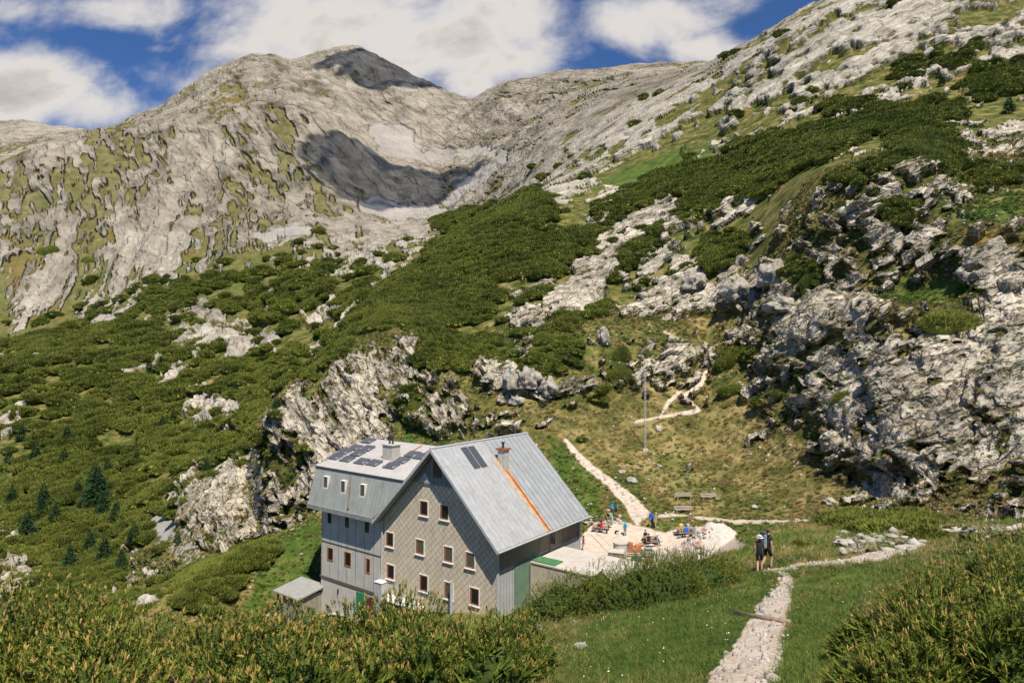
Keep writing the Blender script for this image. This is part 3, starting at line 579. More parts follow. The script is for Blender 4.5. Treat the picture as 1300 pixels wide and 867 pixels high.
# grass tufts on the nearer slopes
def grass_tuft(seed, mat, n=26, h=.22):
    rs = np.random.RandomState(seed); P = np.zeros((n, 3)); P[:, :2] = rs.normal(size=(n, 2))*.10
    D = unit_dirs(n, rs, .45); V, Fc = tufts(P, D, rs.uniform(.5, 1.1, n)*h, np.full(n, .009), rs, 1)
    return mesh_np('tuft', V, Fc, [mat])
gm = [grass_tuft(1, M_GRS), grass_tuft(2, M_GRS, 30, .16), grass_tuft(3, M_DRY, 22, .2), grass_tuft(4, M_GRS, 24, .28), grass_tuft(5, M_DRY, 26, .13)]
bare = (1-np.clip(path+terr+rock*.7+pine*.8, 0, 1))*(1-pad)*(fS > .8)
nearg = (fD < 50)*(fX > 560)*(PYd.ravel() < 905)
ids = pick(bare*nearg, np.clip(.012*fD, .13, 1))
gg = green[ids]; print('grass', len(ids))
pd = np.where(RS.rand(len(ids)) < .34-.2*gg+.28*np.clip(npl[ids], -1, 1), 1, 0); idx = np.where(pd == 1, RS.choice([2, 4], len(ids)), RS.choice([0, 1, 3], len(ids)))
gn_scatter('grass', G[ids], np.clip(.035*fD[ids], .55, 1.5)*RS.uniform(.6, 1.3, len(ids)), RS.uniform(0, 6.28, len(ids)), idx, gm)
rsf = np.random.RandomState(4); a5 = np.arange(6)*1.047; fv = np.concatenate([[[0, 0, .15]], np.stack([np.cos(a5)*.015, np.sin(a5)*.015, np.full(6, .155)], 1), [[.001, 0, 0], [-.001, 0, 0], [0, 0, .15]]]); ff = [[0, i+1, (i+1) % 6+1] for i in range(6)]+[[7, 8, 9]]
m_fl = simplemat('flower_petals', (.78, .78, .70), .7, .2, 0, .1); fls = [mesh_np('flower', fv, ff, [m_fl])]
ids = pick(bare*nearg*(nz3 > .3)*(fD < 40), 1.1); print('flowers', len(ids)); gn_scatter('meadow_flowers', G[ids], RS.uniform(.7, 1.5, len(ids)), RS.uniform(0, 6, len(ids)), np.zeros(len(ids), int), fls)
# tussocks on the slope above the terrace
def tussock(seed, mat):
    rs = np.random.RandomState(seed); n = 60; d = unit_dirs(n, rs, .1); P = d*np.array([.16, .16, .08]); D = d.copy(); D[:, 2] += .25
    V, Fc = tufts(P, D, rs.uniform(.08, .2, n), np.full(n, .03), rs, 1); return mesh_np('tussock', V, Fc, [mat])
tm = [tussock(1, M_GRS), tussock(2, M_DRY), tussock(3, M_DRY), tussock(4, M_GRS)]
ids = pick(bare*(fD >= 50)*(fD < 135)*(nz3 > -.9), np.clip(.0075*fD, .45, 2))
print('tussock', len(ids))
dryp = .60-.40*green[ids]+.25*nz1[ids]+.3*dryness[ids]; isd = RS.rand(len(ids)) < dryp
gn_scatter('grass_tussocks', G[ids], np.clip(.012*fD[ids], .9, 1.7)*RS.uniform(.6, 1.3, len(ids)), RS.uniform(0, 6.28, len(ids)), np.where(isd, RS.choice([1, 2], len(ids)), RS.choice([0, 3], len(ids))), tm)
# ------------------------------------------------------------------ mountain pine bushes close by: upright shoots with pale candles
def icoarr(sub=2):
    ico = bmesh.new(); bmesh.ops.create_icosphere(ico, subdivisions=sub, radius=1)
    cv = np.array([v.co[:] for v in ico.verts]); cf_ = np.array([[v.index for v in f.verts] for f in ico.faces]); ico.free(); return cv, cf_
def shoot_arrays(P, D, S, rs, nn=34):
    # needles: nn slim triangles around a short stem
    n = len(P); r = rs.normal(size=(n, 3)); X = np.cross(D, r); X /= np.linalg.norm(X, axis=1)[:, None]; Y = np.cross(D, X)
    Vs = []
    for j in range(nn):
        a = rs.uniform(0, 6.28, n); h = rs.uniform(0, 1, n); o = X*np.cos(a)[:, None]+Y*np.sin(a)[:, None]
        b0 = P+D*(h*S*1.0)[:, None]; s = X*-np.sin(a)[:, None]+Y*np.cos(a)[:, None]
        tip = b0+(o*.62+D*.62)*(S*.42*rs.uniform(.8, 1.15, n))[:, None]
        wd = (S*.040)[:, None]; Vs += [b0-s*wd, b0+s*wd, tip]
    V = np.stack(Vs, 1).reshape(-1, 3); return V, np.arange(len(V)).reshape(-1, 3)
def candle_arrays(P, D, L, Wd, rs):
    n = len(P); r = rs.normal(size=(n, 3)); X = np.cross(D, r); X /= np.linalg.norm(X, axis=1)[:, None]; Y = np.cross(D, X); ring = []
    for (h, q) in ((0, .7), (.45, 1.), (.85, .75), (1., .15)):
        for a in range(5): ring.append(P+D*(L*h)[:, None]+(X*math.cos(a*1.2566)+Y*math.sin(a*1.2566))*(Wd*q)[:, None])
    V = np.stack(ring, 1); Fc = []
    for k in range(3):
        for a in range(5): Fc.append([k*5+a, k*5+(a+1) % 5, k*5+5+(a+1) % 5, k*5+5+a])
    Fc = np.array(Fc); F_ = (Fc[None]+(np.arange(n)*20)[:, None, None]).reshape(-1, 4); return V.reshape(-1, 3), F_
MUGO_BUILT = []
def mugo_bush(label, cx, cy, rx, ry, hgt, nsh, seed, candle=.6, size=.20, group=None, lobes=9, need=22, cand=1.0, rotz=0., name='mountain_pine', follow=True, drop=0.0):
    rs = np.random.RandomState(seed); z0 = zat(cx, cy)
    root = bpy.data.objects.new(name, None); COL.objects.link(root); root.location = (cx, cy, z0); tagx(root, label, 'pine shrub', group)
    lob = [(0, 0, .6, 1.0)]
    for k in range(lobes):
        a = rs.uniform(0, 6.28); q = rs.uniform(.35, .85); lob.append((math.cos(a)*q, math.sin(a)*q, rs.uniform(.28, .5), rs.uniform(.55, 1.0)))
    cR, sR = math.cos(rotz), math.sin(rotz)
    def place(lx, ly):
        X = lx*rx; Y = ly*ry; return cR*X-sR*Y, sR*X+cR*Y
    P = []; D = []; tot = sum(l[2]**2 for l in lob); cvs = []; cfs = []; co = 0; ic, icf = icoarr(4)
    for (lx, ly, lr, lh) in lob:
        n = int(nsh*lr**2/tot); d = unit_dirs(n, rs)
        px_ = lx+d[:, 0]*lr; py_ = ly+d[:, 1]*lr; X, Y = place(px_, py_)
        gz = np.array([zat(cx+a, cy+b) for a, b in zip(X, Y)])-z0 if follow else 0
        H = hgt*lh; q_ = 1.03-.38*rs.rand(n)**1.5; Z = gz+d[:, 2]*H*q_-drop
        P.append(np.stack([X, Y, Z], 1)); dd_ = d*np.array([.8, .8, .4]); dd_[:, 2] += rs.uniform(.25, 1.0, n); D.append(dd_/np.linalg.norm(dd_, axis=1)[:, None])
        nzc = 1+.22*perlin(ic*3.5+lx*9+seed)+.1*perlin(ic*8+seed)
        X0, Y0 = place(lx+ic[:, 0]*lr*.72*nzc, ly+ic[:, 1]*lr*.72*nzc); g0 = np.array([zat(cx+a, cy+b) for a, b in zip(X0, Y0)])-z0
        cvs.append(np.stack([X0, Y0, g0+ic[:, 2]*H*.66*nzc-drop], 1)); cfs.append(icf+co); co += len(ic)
    P = np.concatenate(P); D = np.concatenate(D); S = rs.uniform(.7, 1.3, len(P))*size
    V, Fc = shoot_arrays(P-D*S[:, None]*.6, D, S, rs, need)
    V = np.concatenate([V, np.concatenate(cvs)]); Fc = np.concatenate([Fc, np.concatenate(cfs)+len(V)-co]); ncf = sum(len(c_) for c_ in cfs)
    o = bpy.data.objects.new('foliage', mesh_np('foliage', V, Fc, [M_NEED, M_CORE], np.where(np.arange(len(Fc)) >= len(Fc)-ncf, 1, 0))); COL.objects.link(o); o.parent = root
    m_ = rs.rand(len(P)) < candle; m_ &= (D[:, 2] > .5); PP = P[m_]; DD = D[m_].copy(); DD[:, 2] += 1.2; DD /= np.linalg.norm(DD, axis=1)[:, None]
    k3 = [(0, 0, 1.0)]; 
    Cv = []; Cf = []; off = 0
    for j in range(3):
        dj = DD+rs.normal(size=DD.shape)*(.28 if j else .05); dj /= np.linalg.norm(dj, axis=1)[:, None]
        v, f_ = candle_arrays(PP+D[m_]*S[m_][:, None]*.30, dj, S[m_]*rs.uniform(.35, .75, len(PP))*(1 if j == 0 else .7)*cand, S[m_]*.052*cand, rs); Cv.append(v); Cf.append(f_+off); off += len(v)
    o = bpy.data.objects.new('candles', mesh_np('candles', np.concatenate(Cv), np.concatenate(Cf), [M_CAND])); COL.objects.link(o); o.parent = root; o['kind'] = 'stuff'
    E_ = np.concatenate(cvs); st_ = rs.randint(0, len(E_), 6000); ctr = E_.mean(0); Dn = E_[st_]-ctr; Dn[:, 2] = np.abs(Dn[:, 2])+.6; Dn += rs.normal(size=Dn.shape)*.5; Dn /= np.linalg.norm(Dn, axis=1)[:, None]
    v, f_ = tufts(E_[st_]+rs.normal(size=(6000, 3))*.04, Dn, rs.uniform(.10, .24, 6000), rs.uniform(.012, .03, 6000), rs, 3)
    o = bpy.data.objects.new('inner_needles', mesh_np('inner_needles', v, f_, [M_NEED])); COL.objects.link(o); o.parent = root; o['kind'] = 'stuff'
    # a few bent stems
    nb = 14; a = rs.uniform(0, 6.28, nb); q = rs.uniform(.2, .8, nb); Bv = []; Bf = []; off = 0
    for k in range(nb):
        e_ = place(math.cos(a[k])*q[k], math.sin(a[k])*q[k]); p0 = np.array([0, 0, -.1]); p1 = np.array([e_[0], e_[1], zat(cx+e_[0], cy+e_[1])-z0+hgt*.6]); mid = (p0+p1)/2-np.array([0, 0, .15*hgt])
        for (u, v_, r0, r1) in ((p0, mid, .05, .035), (mid, p1, .035, .015)):
            for r_, c_0 in ((r0, u), (r1, v_)):
                for t_ in range(5): Bv.append(c_0+np.array([math.cos(t_*1.257)*r_, math.sin(t_*1.257)*r_, 0]))
            for t_ in range(5): Bf.append([off+t_, off+(t_+1) % 5, off+5+(t_+1) % 5, off+5+t_])
            off += 10
    o = bpy.data.objects.new('branches', mesh_np('branches', np.array(Bv), np.array(Bf), [M_BARK])); COL.objects.link(o); o.parent = root
    MUGO_BUILT.append(root); return root
def on(px, d): return ((px-650)/F*d*1.0, d)
near_left = [  # px, d, rx, ry, h, shoots, label
 (40, 9.2, 2.1, 1.6, 2.05, 900, 'tall mountain pine shrub at the left edge, with pale upright candles against the dark valley'),
 (205, 10.2, 1.8, 1.6, 1.55, 800, 'candle-tipped mountain pine shrub in the foreground, directly below the white boulder in the valley'),
 (370, 11.2, 2.0, 1.6, 1.7, 900, 'mountain pine shrub in the foreground, below the small grey shed'),
 (520, 12.5, 2.0, 1.7, 1.95, 900, 'mountain pine shrub hiding the foot of the tiled gable wall'),
 (640, 12.6, 1.2, 1.4, 1.45, 560, 'low mountain pine shrub at the right end of the foreground thicket, meeting the green grass'),
 (130, 6.6, 1.5, 1.0, 1.35, 650, 'nearest yellow-tipped pine shrub at the lower left corner'),
 (330, 7.4, 1.5, 1.0, 1.35, 650, 'nearest pine shrub at the bottom edge under the shed, many tan candles'),
 (520, 8.4, 1.5, 1.0, 1.55, 600, 'nearest pine shrub at the bottom edge under the gable house')]
for i, (px, d, rx, ry, h, n, lab) in enumerate(near_left):
    x, y = on(px, d); mugo_bush(lab, x, y, rx, ry, h, int(n*3.6), 100+i, .42, .17, 'mountain pines in the foreground on the left', cand=.85)
near_right = [(1180, 11.0, 1.45, 1.4, 1.5, 700, 'dark green mountain pine shrub beside the trail, left one of the right-hand thicket'),
 (1300, 11.5, 1.9, 1.6, 2.0, 900, 'tallest dark pine shrub at the right edge'),
 (1130, 8.0, .75, .8, .85, 330, 'small pine shrub nearest the trail at the bottom right'),
 (1270, 8.0, 1.3, 1.0, 1.25, 600, 'nearest pine shrub in the lower right corner')]
for i, (px, d, rx, ry, h, n, lab) in enumerate(near_right):
    x, y = on(px, d); mugo_bush(lab, x, y, rx, ry, h, int(n*3.8), 130+i, .2, .16, 'mountain pines in the foreground on the right')
x, y = on(818, 28); mugo_bush('long rounded mountain pine thicket between the concrete terrace and the grassy slope', x, y, 5.0, 2.2, 2.5, 16000, 150, .22, .21, None, 22, 14, cand=.7, rotz=.25, drop=.1)
print('veg', time.time()-T0)
# ------------------------------------------------------------------ clouds overhead whose shadows lie on the summit and on the crag
m_cl, t, b = newmat('cloud', 1, 0); b.inputs['Base Color'].default_value = (.85, .85, .86, 1); b.inputs['Alpha'].default_value = .48
def cloud_over(px, y, d, h, rx, ry, seed):
    p = at(px, y, d)+SUN*h; cv, cf_ = icoarr(4); P = cv*np.array([rx, ry, min(rx, ry)*.22]); n = perlin(cv*2.2+seed)+.5*perlin(cv*5+seed)
    P = P*(1+.42*n)[:, None]
    o = bpy.data.objects.new('cloud', mesh_np('cloud', P, cf_, [m_cl], None, True)); COL.objects.link(o); o.location = p; o['kind'] = 'structure'
    return o
cloud_over(498, 255, 735, 800, 92, 85, 3.); cloud_over(492, 98, 1400, 1400, 125, 170, 9.)
# ------------------------------------------------------------------ mountain hut
TH = .632; HX, HY, HZ = -1.057, 52.0, -15.76; ZB = 4.6
cU = np.array([-math.cos(TH), math.sin(TH), 0]); cV = np.array([-math.sin(TH), -math.cos(TH), 0]); P0 = np.array([HX, HY, HZ])
def onpl(px, y, n, q):
    r = np.array(ray(px, y)); return r*(n@q)/(n@r)
def hloc(P): d = P-P0; return float(d@cU), float(d@cV), float(d[2])
def fac(px, y, v=-1.0): return hloc(onpl(px, y, cV, P0+v*cV))
def sid(px, y, u=.9): return hloc(onpl(px, y, cU, P0+u*cU))
def onroof(px, y, a, b, c):      # plane through three (u,v,z) points
    A_, B_, C_ = [P0+q[0]*cU+q[1]*cV+np.array([0, 0, q[2]]) for q in (a, b, c)]
    n = np.cross(B_-A_, C_-A_); return hloc(onpl(px, y, n, A_))
def wpos(u, v, z): return P0+u*cU+v*cV+np.array([0, 0, z])
class MB:
    def __init__(s): s.v = []; s.f = []; s.m = []; s.parts = []
    def add(s, V, Fs, mi=0):
        s.parts.append((V, Fs, mi)); o = len(s.v); s.v += [tuple(v) for v in V]; s.f += [tuple(i+o for i in f) for f in Fs]; s.m += [mi]*len(Fs)
    def box(s, lo, hi, mi=0, skip=()):
        (a, b, c), (d, e, f) = lo, hi
        V = [(a, b, c), (d, b, c), (d, e, c), (a, e, c), (a, b, f), (d, b, f), (d, e, f), (a, e, f)]
        Fs = [(0, 3, 2, 1), (4, 5, 6, 7), (0, 1, 5, 4), (1, 2, 6, 5), (2, 3, 7, 6), (3, 0, 4, 7)]
        s.add(V, [f_ for i, f_ in enumerate(Fs) if i not in skip], mi)
    def slab(s, poly, dvec, mi=0):       # polygon extruded by dvec
        n = len(poly); V = [tuple(p) for p in poly]+[tuple(np.add(p, dvec)) for p in poly]
        s.add(V, [tuple(range(n)), tuple(range(2*n-1, n-1, -1))]+[(i, i+n, (i+1) % n+n, (i+1) % n) for i in range(n)], mi)
    def tube(s, a, b, r, n=8, mi=0, r2=None):
        a = Vector(a); b = Vector(b); d = (b-a).normalized(); x = d.orthogonal().normalized(); y = d.cross(x); r2 = r if r2 is None else r2
        V = [a+(x*math.cos(6.2832*i/n)+y*math.sin(6.2832*i/n))*r for i in range(n)]+[b+(x*math.cos(6.2832*i/n)+y*math.sin(6.2832*i/n))*r2 for i in range(n)]
        s.add(V, [tuple(range(n-1, -1, -1)), tuple(range(n, 2*n))]+[(i, (i+1) % n, (i+1) % n+n, i+n) for i in range(n)], mi)
    def each(s, name, mats, parent=None, **k):
        r = None
        for V, Fs, mi in s.parts: q = MB(); q.add(V, Fs, 0); r = q.build(name, mats, parent, **k)
        return r
    def build(s, name, mats, parent=None, bevel=0, smooth_=False):
        m = bpy.data.meshes.new(name); m.from_pydata(s.v, [], s.f); m.update()
        bm = bmesh.new(); bm.from_mesh(m); bmesh.ops.recalc_face_normals(bm, faces=bm.faces)
        if bevel: bmesh.ops.bevel(bm, geom=bm.edges[:]+bm.verts[:], offset=bevel, segments=1, affect='EDGES')
        bm.to_mesh(m); bm.free()
        if len(m.polygons) == len(s.m): m.polygons.foreach_set('material_index', s.m)
        for x in (mats if isinstance(mats, (list, tuple)) else [mats]): m.materials.append(x)
        if smooth_: m.polygons.foreach_set('use_smooth', [True]*len(m.polygons))
        o = bpy.data.objects.new(name, m); COL.objects.link(o)
        if parent: o.parent = parent
        return o
def empty(name, loc, rz=0, label=None, cat=None, group=None):
    o = bpy.data.objects.new(name, None); COL.objects.link(o); o.location = loc; o.rotation_euler = (0, 0, rz); return tagx(o, label, cat, group)
def L3(u, v, z): return (-u, -v, z+ZB)
# materials -------------------------------------------------------
def wallmat(name, c0, c1, kind, **k):
    m, t, b = newmat(name, k.get('rough', .8), .3); tc = t.N('ShaderNodeTexCoord'); o = tc.outputs['Object']
    s = t.N('ShaderNodeSeparateXYZ'); t.L(o, s.inputs[0]); X, Y, Z = s.outputs
    mp = t.N('ShaderNodeMapping'); mp.inputs['Scale'].default_value = (1, 1, .18); t.L(o, mp.inputs[0])
    n = t.math('ADD', t.math('MULTIPLY', t.noise(o, .9, 6, .6), .5), t.math('MULTIPLY', t.noise(mp.outputs[0], 3.2, 5, .65), .5))
    c = t.ramp(n, [(.34, c0), (.66, c1)]); h = None
    if kind == 'diamond':
        p = k['p']; a = t.math('DIVIDE', t.math('ADD', X, t.math('MULTIPLY', Z, 1.0)), p); d = t.math('DIVIDE', t.math('SUBTRACT', X, t.math('MULTIPLY', Z, 1.0)), p)
        la = t.math('ABSOLUTE', t.math('SUBTRACT', t.math('FRACT', a), .5)); lb = t.math('ABSOLUTE', t.math('SUBTRACT', t.math('FRACT', d), .5))
        e = t.math('MAXIMUM', la, lb); line = t.sstep(e, .455, .485)
        wn = t.N('ShaderNodeTexWhiteNoise', noise_dimensions='2D'); cc = t.N('ShaderNodeCombineXYZ'); t.L(t.math('FLOOR', a), cc.inputs[0]); t.L(t.math('FLOOR', d), cc.inputs[1]); t.L(cc.outputs[0], wn.inputs[0])
        c = t.mix(t.math('MULTIPLY', wn.outputs[0], .22), c, tuple(x*.55 for x in c1)); c = t.mix(t.math('MULTIPLY', line, .75), c, (.09, .075, .055)); h = t.math('MULTIPLY', line, -1)
    if kind in ('vert', 'seam'):
        ax = {'x': X, 'y': Y}[k['ax']]; a = t.math('DIVIDE', ax, k['p']); fr = t.math('ABSOLUTE', t.math('SUBTRACT', t.math('FRACT', a), .5)); line = t.sstep(fr, .5-k.get('w', .06), .495)
        wn = t.N('ShaderNodeTexWhiteNoise', noise_dimensions='1D'); t.L(t.math('FLOOR', t.math('ADD', a, 0)), wn.inputs['W'])
        c = t.mix(t.math('MULTIPLY', wn.outputs[0], k.get('pv', .3)), c, k.get('c2', tuple(x*.6 for x in c1)))
        if kind == 'seam': c = t.mix(t.math('MULTIPLY', line, .5), c, k.get('lc', (.62, .62, .60))); h = line
        else: c = t.mix(t.math('MULTIPLY', line, .8), c, (.03, .028, .022)); h = t.math('MULTIPLY', line, -1)
    if k.get('stain'):
        st = t.sstep(t.noise(mp.outputs[0], 2.0, 5, .7), .52, .72); c = t.mix(t.math('MULTIPLY', st, .55), c, k['stain'])
    t.L(c, b.inputs['Base Color'])
    if h is not None:
        bm = t.N('ShaderNodeBump'); bm.inputs['Distance'].default_value = k.get('bd', .03); t.L(h, bm.inputs['Height']); t.L(bm.outputs[0], b.inputs['Normal'])
    b.inputs['Metallic'].default_value = k.get('metal', 0)
    return m
M_TILE = wallmat('fibre_cement_diamonds', (.56, .47, .34), (.74, .64, .485), 'diamond', p=.62, stain=(.30, .25, .19))
M_PANEL = wallmat('grey_wall_boards', (.42, .40, .35), (.60, .57, .51), 'vert', ax='x', p=1.32, w=.03, pv=.15, stain=(.24, .23, .19))
M_MANS = wallmat('grey_metal_siding', (.22, .235, .215), (.34, .355, .33), 'seam', ax='x', p=.48, w=.07, pv=.25, stain=(.20, .17, .12), lc=(.5, .52, .49))
M_PLAST = wallmat('pale_render', (.50, .455, .40), (.62, .58, .52), 'plain', stain=(.42, .37, .30))
M_BOARD = wallmat('weathered_boards', (.16, .12, .075), (.34, .265, .17), 'vert', ax='y', p=.34, w=.10, pv=.6, c2=(.24, .24, .2))
M_SHEET = wallmat('grey_sheet_siding', (.34, .35, .34), (.50, .50, .48), 'vert', ax='y', p=.42, w=.05, pv=.25)
M_GSHEET = wallmat('green_painted_sheet', (.10, .17, .12), (.17, .25, .18), 'plain')
M_ROOF = wallmat('zinc_roof_sheets', (.30, .305, .305), (.45, .455, .455), 'seam', ax='y', p=.62, w=.045, pv=.22, c2=(.30, .275, .25), stain=(.34, .28, .22), rough=.5, lc=(.42, .42, .42))
M_ROOF2 = wallmat('standing_seam_roof', (.25, .26, .265), (.38, .39, .395), 'seam', ax='y', p=.75, w=.13, pv=.2, rough=.45, lc=(.24, .25, .26), bd=.08)
M_ROOFW = wallmat('pale_wing_roof_sheets', (.38, .36, .34), (.52, .49, .455), 'seam', ax='x', p=.6, w=.05, pv=.1, rough=.5, lc=(.36, .34, .32), stain=(.50, .42, .34))
M_RUST = simplemat('rust_streak', (.36, .11, .03), .9, .2, 0, .5, 2)
M_RUST2 = simplemat('pale_rust_streak', (.42, .31, .21), .9, .2, 0, .35, 1.5)
M_METAL = simplemat('galvanised_metal', (.42, .43, .43), .5, .4, 0, .15)
M_DARKM = simplemat('dark_metal', (.05, .05, .05), .6)
M_WOODW = simplemat('orange_brown_window_wood', (.36, .13, .05), .6, .3, 0, .25, 4)
M_WHITE = simplemat('white_painted_trim', (.70, .68, .64), .7, .3, 0, .08)
M_CONC = simplemat('concrete', (.50, .45, .39), .9, .2, 0, .14, .8, .01)
M_CONCW = wallmat('board_marked_concrete', (.42, .36, .28), (.56, .49, .40), 'plain', stain=(.30, .25, .18))
M_ROOFGR = simplemat('grey_roofing_felt', (.30, .29, .27), .85, .2, 0, .15)
M_GREEN = simplemat('green_painted_door', (.03, .22, .10), .6, .3, 0, .2)
M_DRED = simplemat('dark_red_door', (.13, .035, .03), .6, .3, 0, .2)
M_WOOD = simplemat('weathered_wood', (.30, .22, .15), .85, .2, 0, .3, 5)
M_GWOOD = simplemat('grey_timber', (.36, .32, .27), .85, .2, 0, .25, 5)
M_BRICK = simplemat('chimney_render', (.46, .43, .38), .9, .2, 0, .2, 2)
m_g, t, b = newmat('window_glass', .08, .6); b.inputs['Base Color'].default_value = (.015, .018, .02, 1); M_GLASS = m_g
m_g, t, b = newmat('window_glass_curtain', .12, .5); b.inputs['Base Color'].default_value = (.09, .10, .075, 1); M_GLASS2 = m_g
m_p, t, b = newmat('solar_cells', .25, .5)
tcn = t.N('ShaderNodeTexCoord'); bt = t.N('ShaderNodeTexBrick'); bt.offset = 0; bt.inputs['Scale'].default_value = 6; bt.inputs['Mortar Size'].default_value = .03
bt.inputs['Color1'].default_value = (.03, .035, .05, 1); bt.inputs['Color2'].default_value = (.04, .042, .055, 1); bt.inputs['Mortar'].default_value = (.16, .16, .17, 1); t.L(tcn.outputs['Generated'], bt.inputs['Vector']); t.L(bt.outputs[0], b.inputs['Base Color']); M_SOLAR = m_p
# geometry --------------------------------------------------------
HU = empty('mountain_hut', (HX, HY, HZ-ZB), -TH, 'large mountain hut with diamond-tiled gable and metal roof streaked by rust', 'mountain hut')
RU, RH = 7.57, 7.6; UE = 15.13; sl = RH/RU; V0, V1 = 0., -15.0; UW0, UW1 = .9, 14.55; VF, VB = -1.0, -14.7; ZLOW = -13
def zr(u): return sl*u if u < RU else sl*(UE-u)+.0
tk = .22
# main walls: facade (tiles below, boards in the tip), right side, back
w_ = MB()
zt = fac(540, 613)[2]; ul = RU-(RH-tk*1.5-zt)/sl; ur = RU+(RH-tk*1.5-zt)/sl
wz = lambda u: zr(u)-.32
w_.slab([L3(UW0, VF, ZLOW), L3(UW1, VF, ZLOW), L3(UW1, VF, wz(UW1)), L3(ur, VF, zt), L3(ul, VF, zt), L3(UW0, VF, wz(UW0))], (0, .25, 0))
o = w_.build('wall', M_TILE, HU); o['label'] = 'gable wall of pale diamond tiles'
w_ = MB(); w_.slab([L3(ul, VF+.06, zt), L3(ur, VF+.06, zt), L3(RU, VF+.06, RH-.32)], (0, .3, 0)); o = w_.build('gable_boarding', wallmat('tip_boards', (.20, .21, .18), (.30, .31, .27), 'vert', ax='x', p=.5, w=.06, pv=.3), HU)
w_ = MB(); w_.box(L3(ur+.1, VF+.1, zt+.06), L3(ul-.1, VF+.02, zt-.08)); w_.build('drip_edge', M_GWOOD, HU)
w_ = MB(); w_.box(L3(RU+.45, VF+.13, 6.35), L3(RU-.45, VF+.0, 4.95)); w_.build('louvre', simplemat('brown_louvre', (.14, .07, .045)), HU)
# sunlit triangle under the louvre, put in as a pale plate
q = [fac(532.5, 611), fac(549, 613), fac(540.5, 601)]; w_ = MB(); w_.slab([L3(q[0][0], VF+.13, zt+.05), L3(q[1][0], VF+.13, zt+.05), L3(q[2][0], VF+.13, zt+1.0)], (0, .05, 0)); w_.build('gable_sunlit_patch', M_METAL, HU)
# right wall: boards above, grey sheets below
zs = sid(640, 722)[2]
w_ = MB(); w_.slab([L3(UW0, VF-.25, zs), L3(UW0, VB, zs), L3(UW0, VB, wz(UW0)), L3(UW0, VF-.25, wz(UW0))], (-.2, 0, 0)); o = w_.build('side_boarding', M_BOARD, HU); o['label'] = 'brown weathered boards under the eave'
w_ = MB(); w_.slab([L3(UW0+.03, VF-.25, ZLOW), L3(UW0+.03, VB, ZLOW), L3(UW0+.03, VB, zs), L3(UW0+.03, VF-.25, zs)], (-.2, 0, 0)); o = w_.build('side_sheeting', M_SHEET, HU)
a_ = sid(653, 730); b_ = sid(672, 740); w_ = MB(); w_.box(L3(UW0, a_[1], zs-.05), L3(UW0-.05, b_[1], ZLOW+5)); w_.build('side_panel', M_GSHEET, HU)
w_ = MB(); w_.box(L3(UW0+.02, VF+.02, wz(UW0)), L3(UW0-.12, VF-.25, ZLOW+4)); w_.box(L3(UW0+.02, VB+.2, wz(UW0)), L3(UW0-.12, VB-.02, ZLOW+4)); w_.each('corner_board', M_METAL, HU)
w_ = MB(); w_.slab([L3(UW0, VB, ZLOW), L3(UW1, VB, ZLOW), L3(UW1, VB, wz(UW1)), L3(RU, VB, RH-.32), L3(UW0, VB, wz(UW0))], (0, -.25, 0)); w_.build('rear_wall', M_PLAST, HU)
# roof slabs
def roofslab(name, pts, mat, th_=tk):
    w = MB(); w.slab([L3(*p) for p in pts], (0, 0, -th_)); return w.build(name, mat, HU)
VS = onroof(636, 600, (0, 0, 0), (0, -15, 0), (RU, 0, RH))[1]
vch = onroof(638.5, 590, (0, 0, 0), (0, -15, 0), (RU, 0, RH)); vse = onroof(685, 673, (0, 0, 0), (0, -15, 0), (RU, 0, RH))
vsp = (vch[1]+vse[1])/2
R1 = roofslab('roof', [(0, V0, 0), (0, vsp, 0), (RU, vsp, RH), (RU, V0, RH)], M_ROOF); R1['label'] = 'pale patched sheet metal half of the roof'
R2 = roofslab('roof', [(0, vsp-.003, 0), (0, V1, 0), (RU, V1, RH), (RU, vsp-.003, RH)], M_ROOF2); R2['label'] = 'ribbed grey half of the roof'
roofslab('roof', [(RU+.003, V0, RH), (RU+.003, V1, RH), (UE, V1, 0), (UE, V0, 0)], M_ROOF2)
w_ = MB(); w_.tube(L3(RU, V0+.02, RH+.02), L3(RU, V1-.02, RH+.02), .10, 8); w_.build('ridge_cap', M_METAL, R1)
w_ = MB()
for (ua, za, ub, zb_) in ((0, 0, RU, RH), (RU, RH, UE, 0)):
    w_.slab([L3(ua, .03, za+.04), L3(ub, .03, zb_+.04), L3(ub, .03, zb_-.30), L3(ua, .03, za-.30)], (0, .09, 0))
w_.each('verge_board', M_METAL, HU)
w_ = MB(); w_.tube(L3(-.10, .05, -.12), L3(-.10, V1-.05, -.12), .09, 8); w_.build('gutter', M_METAL, HU)
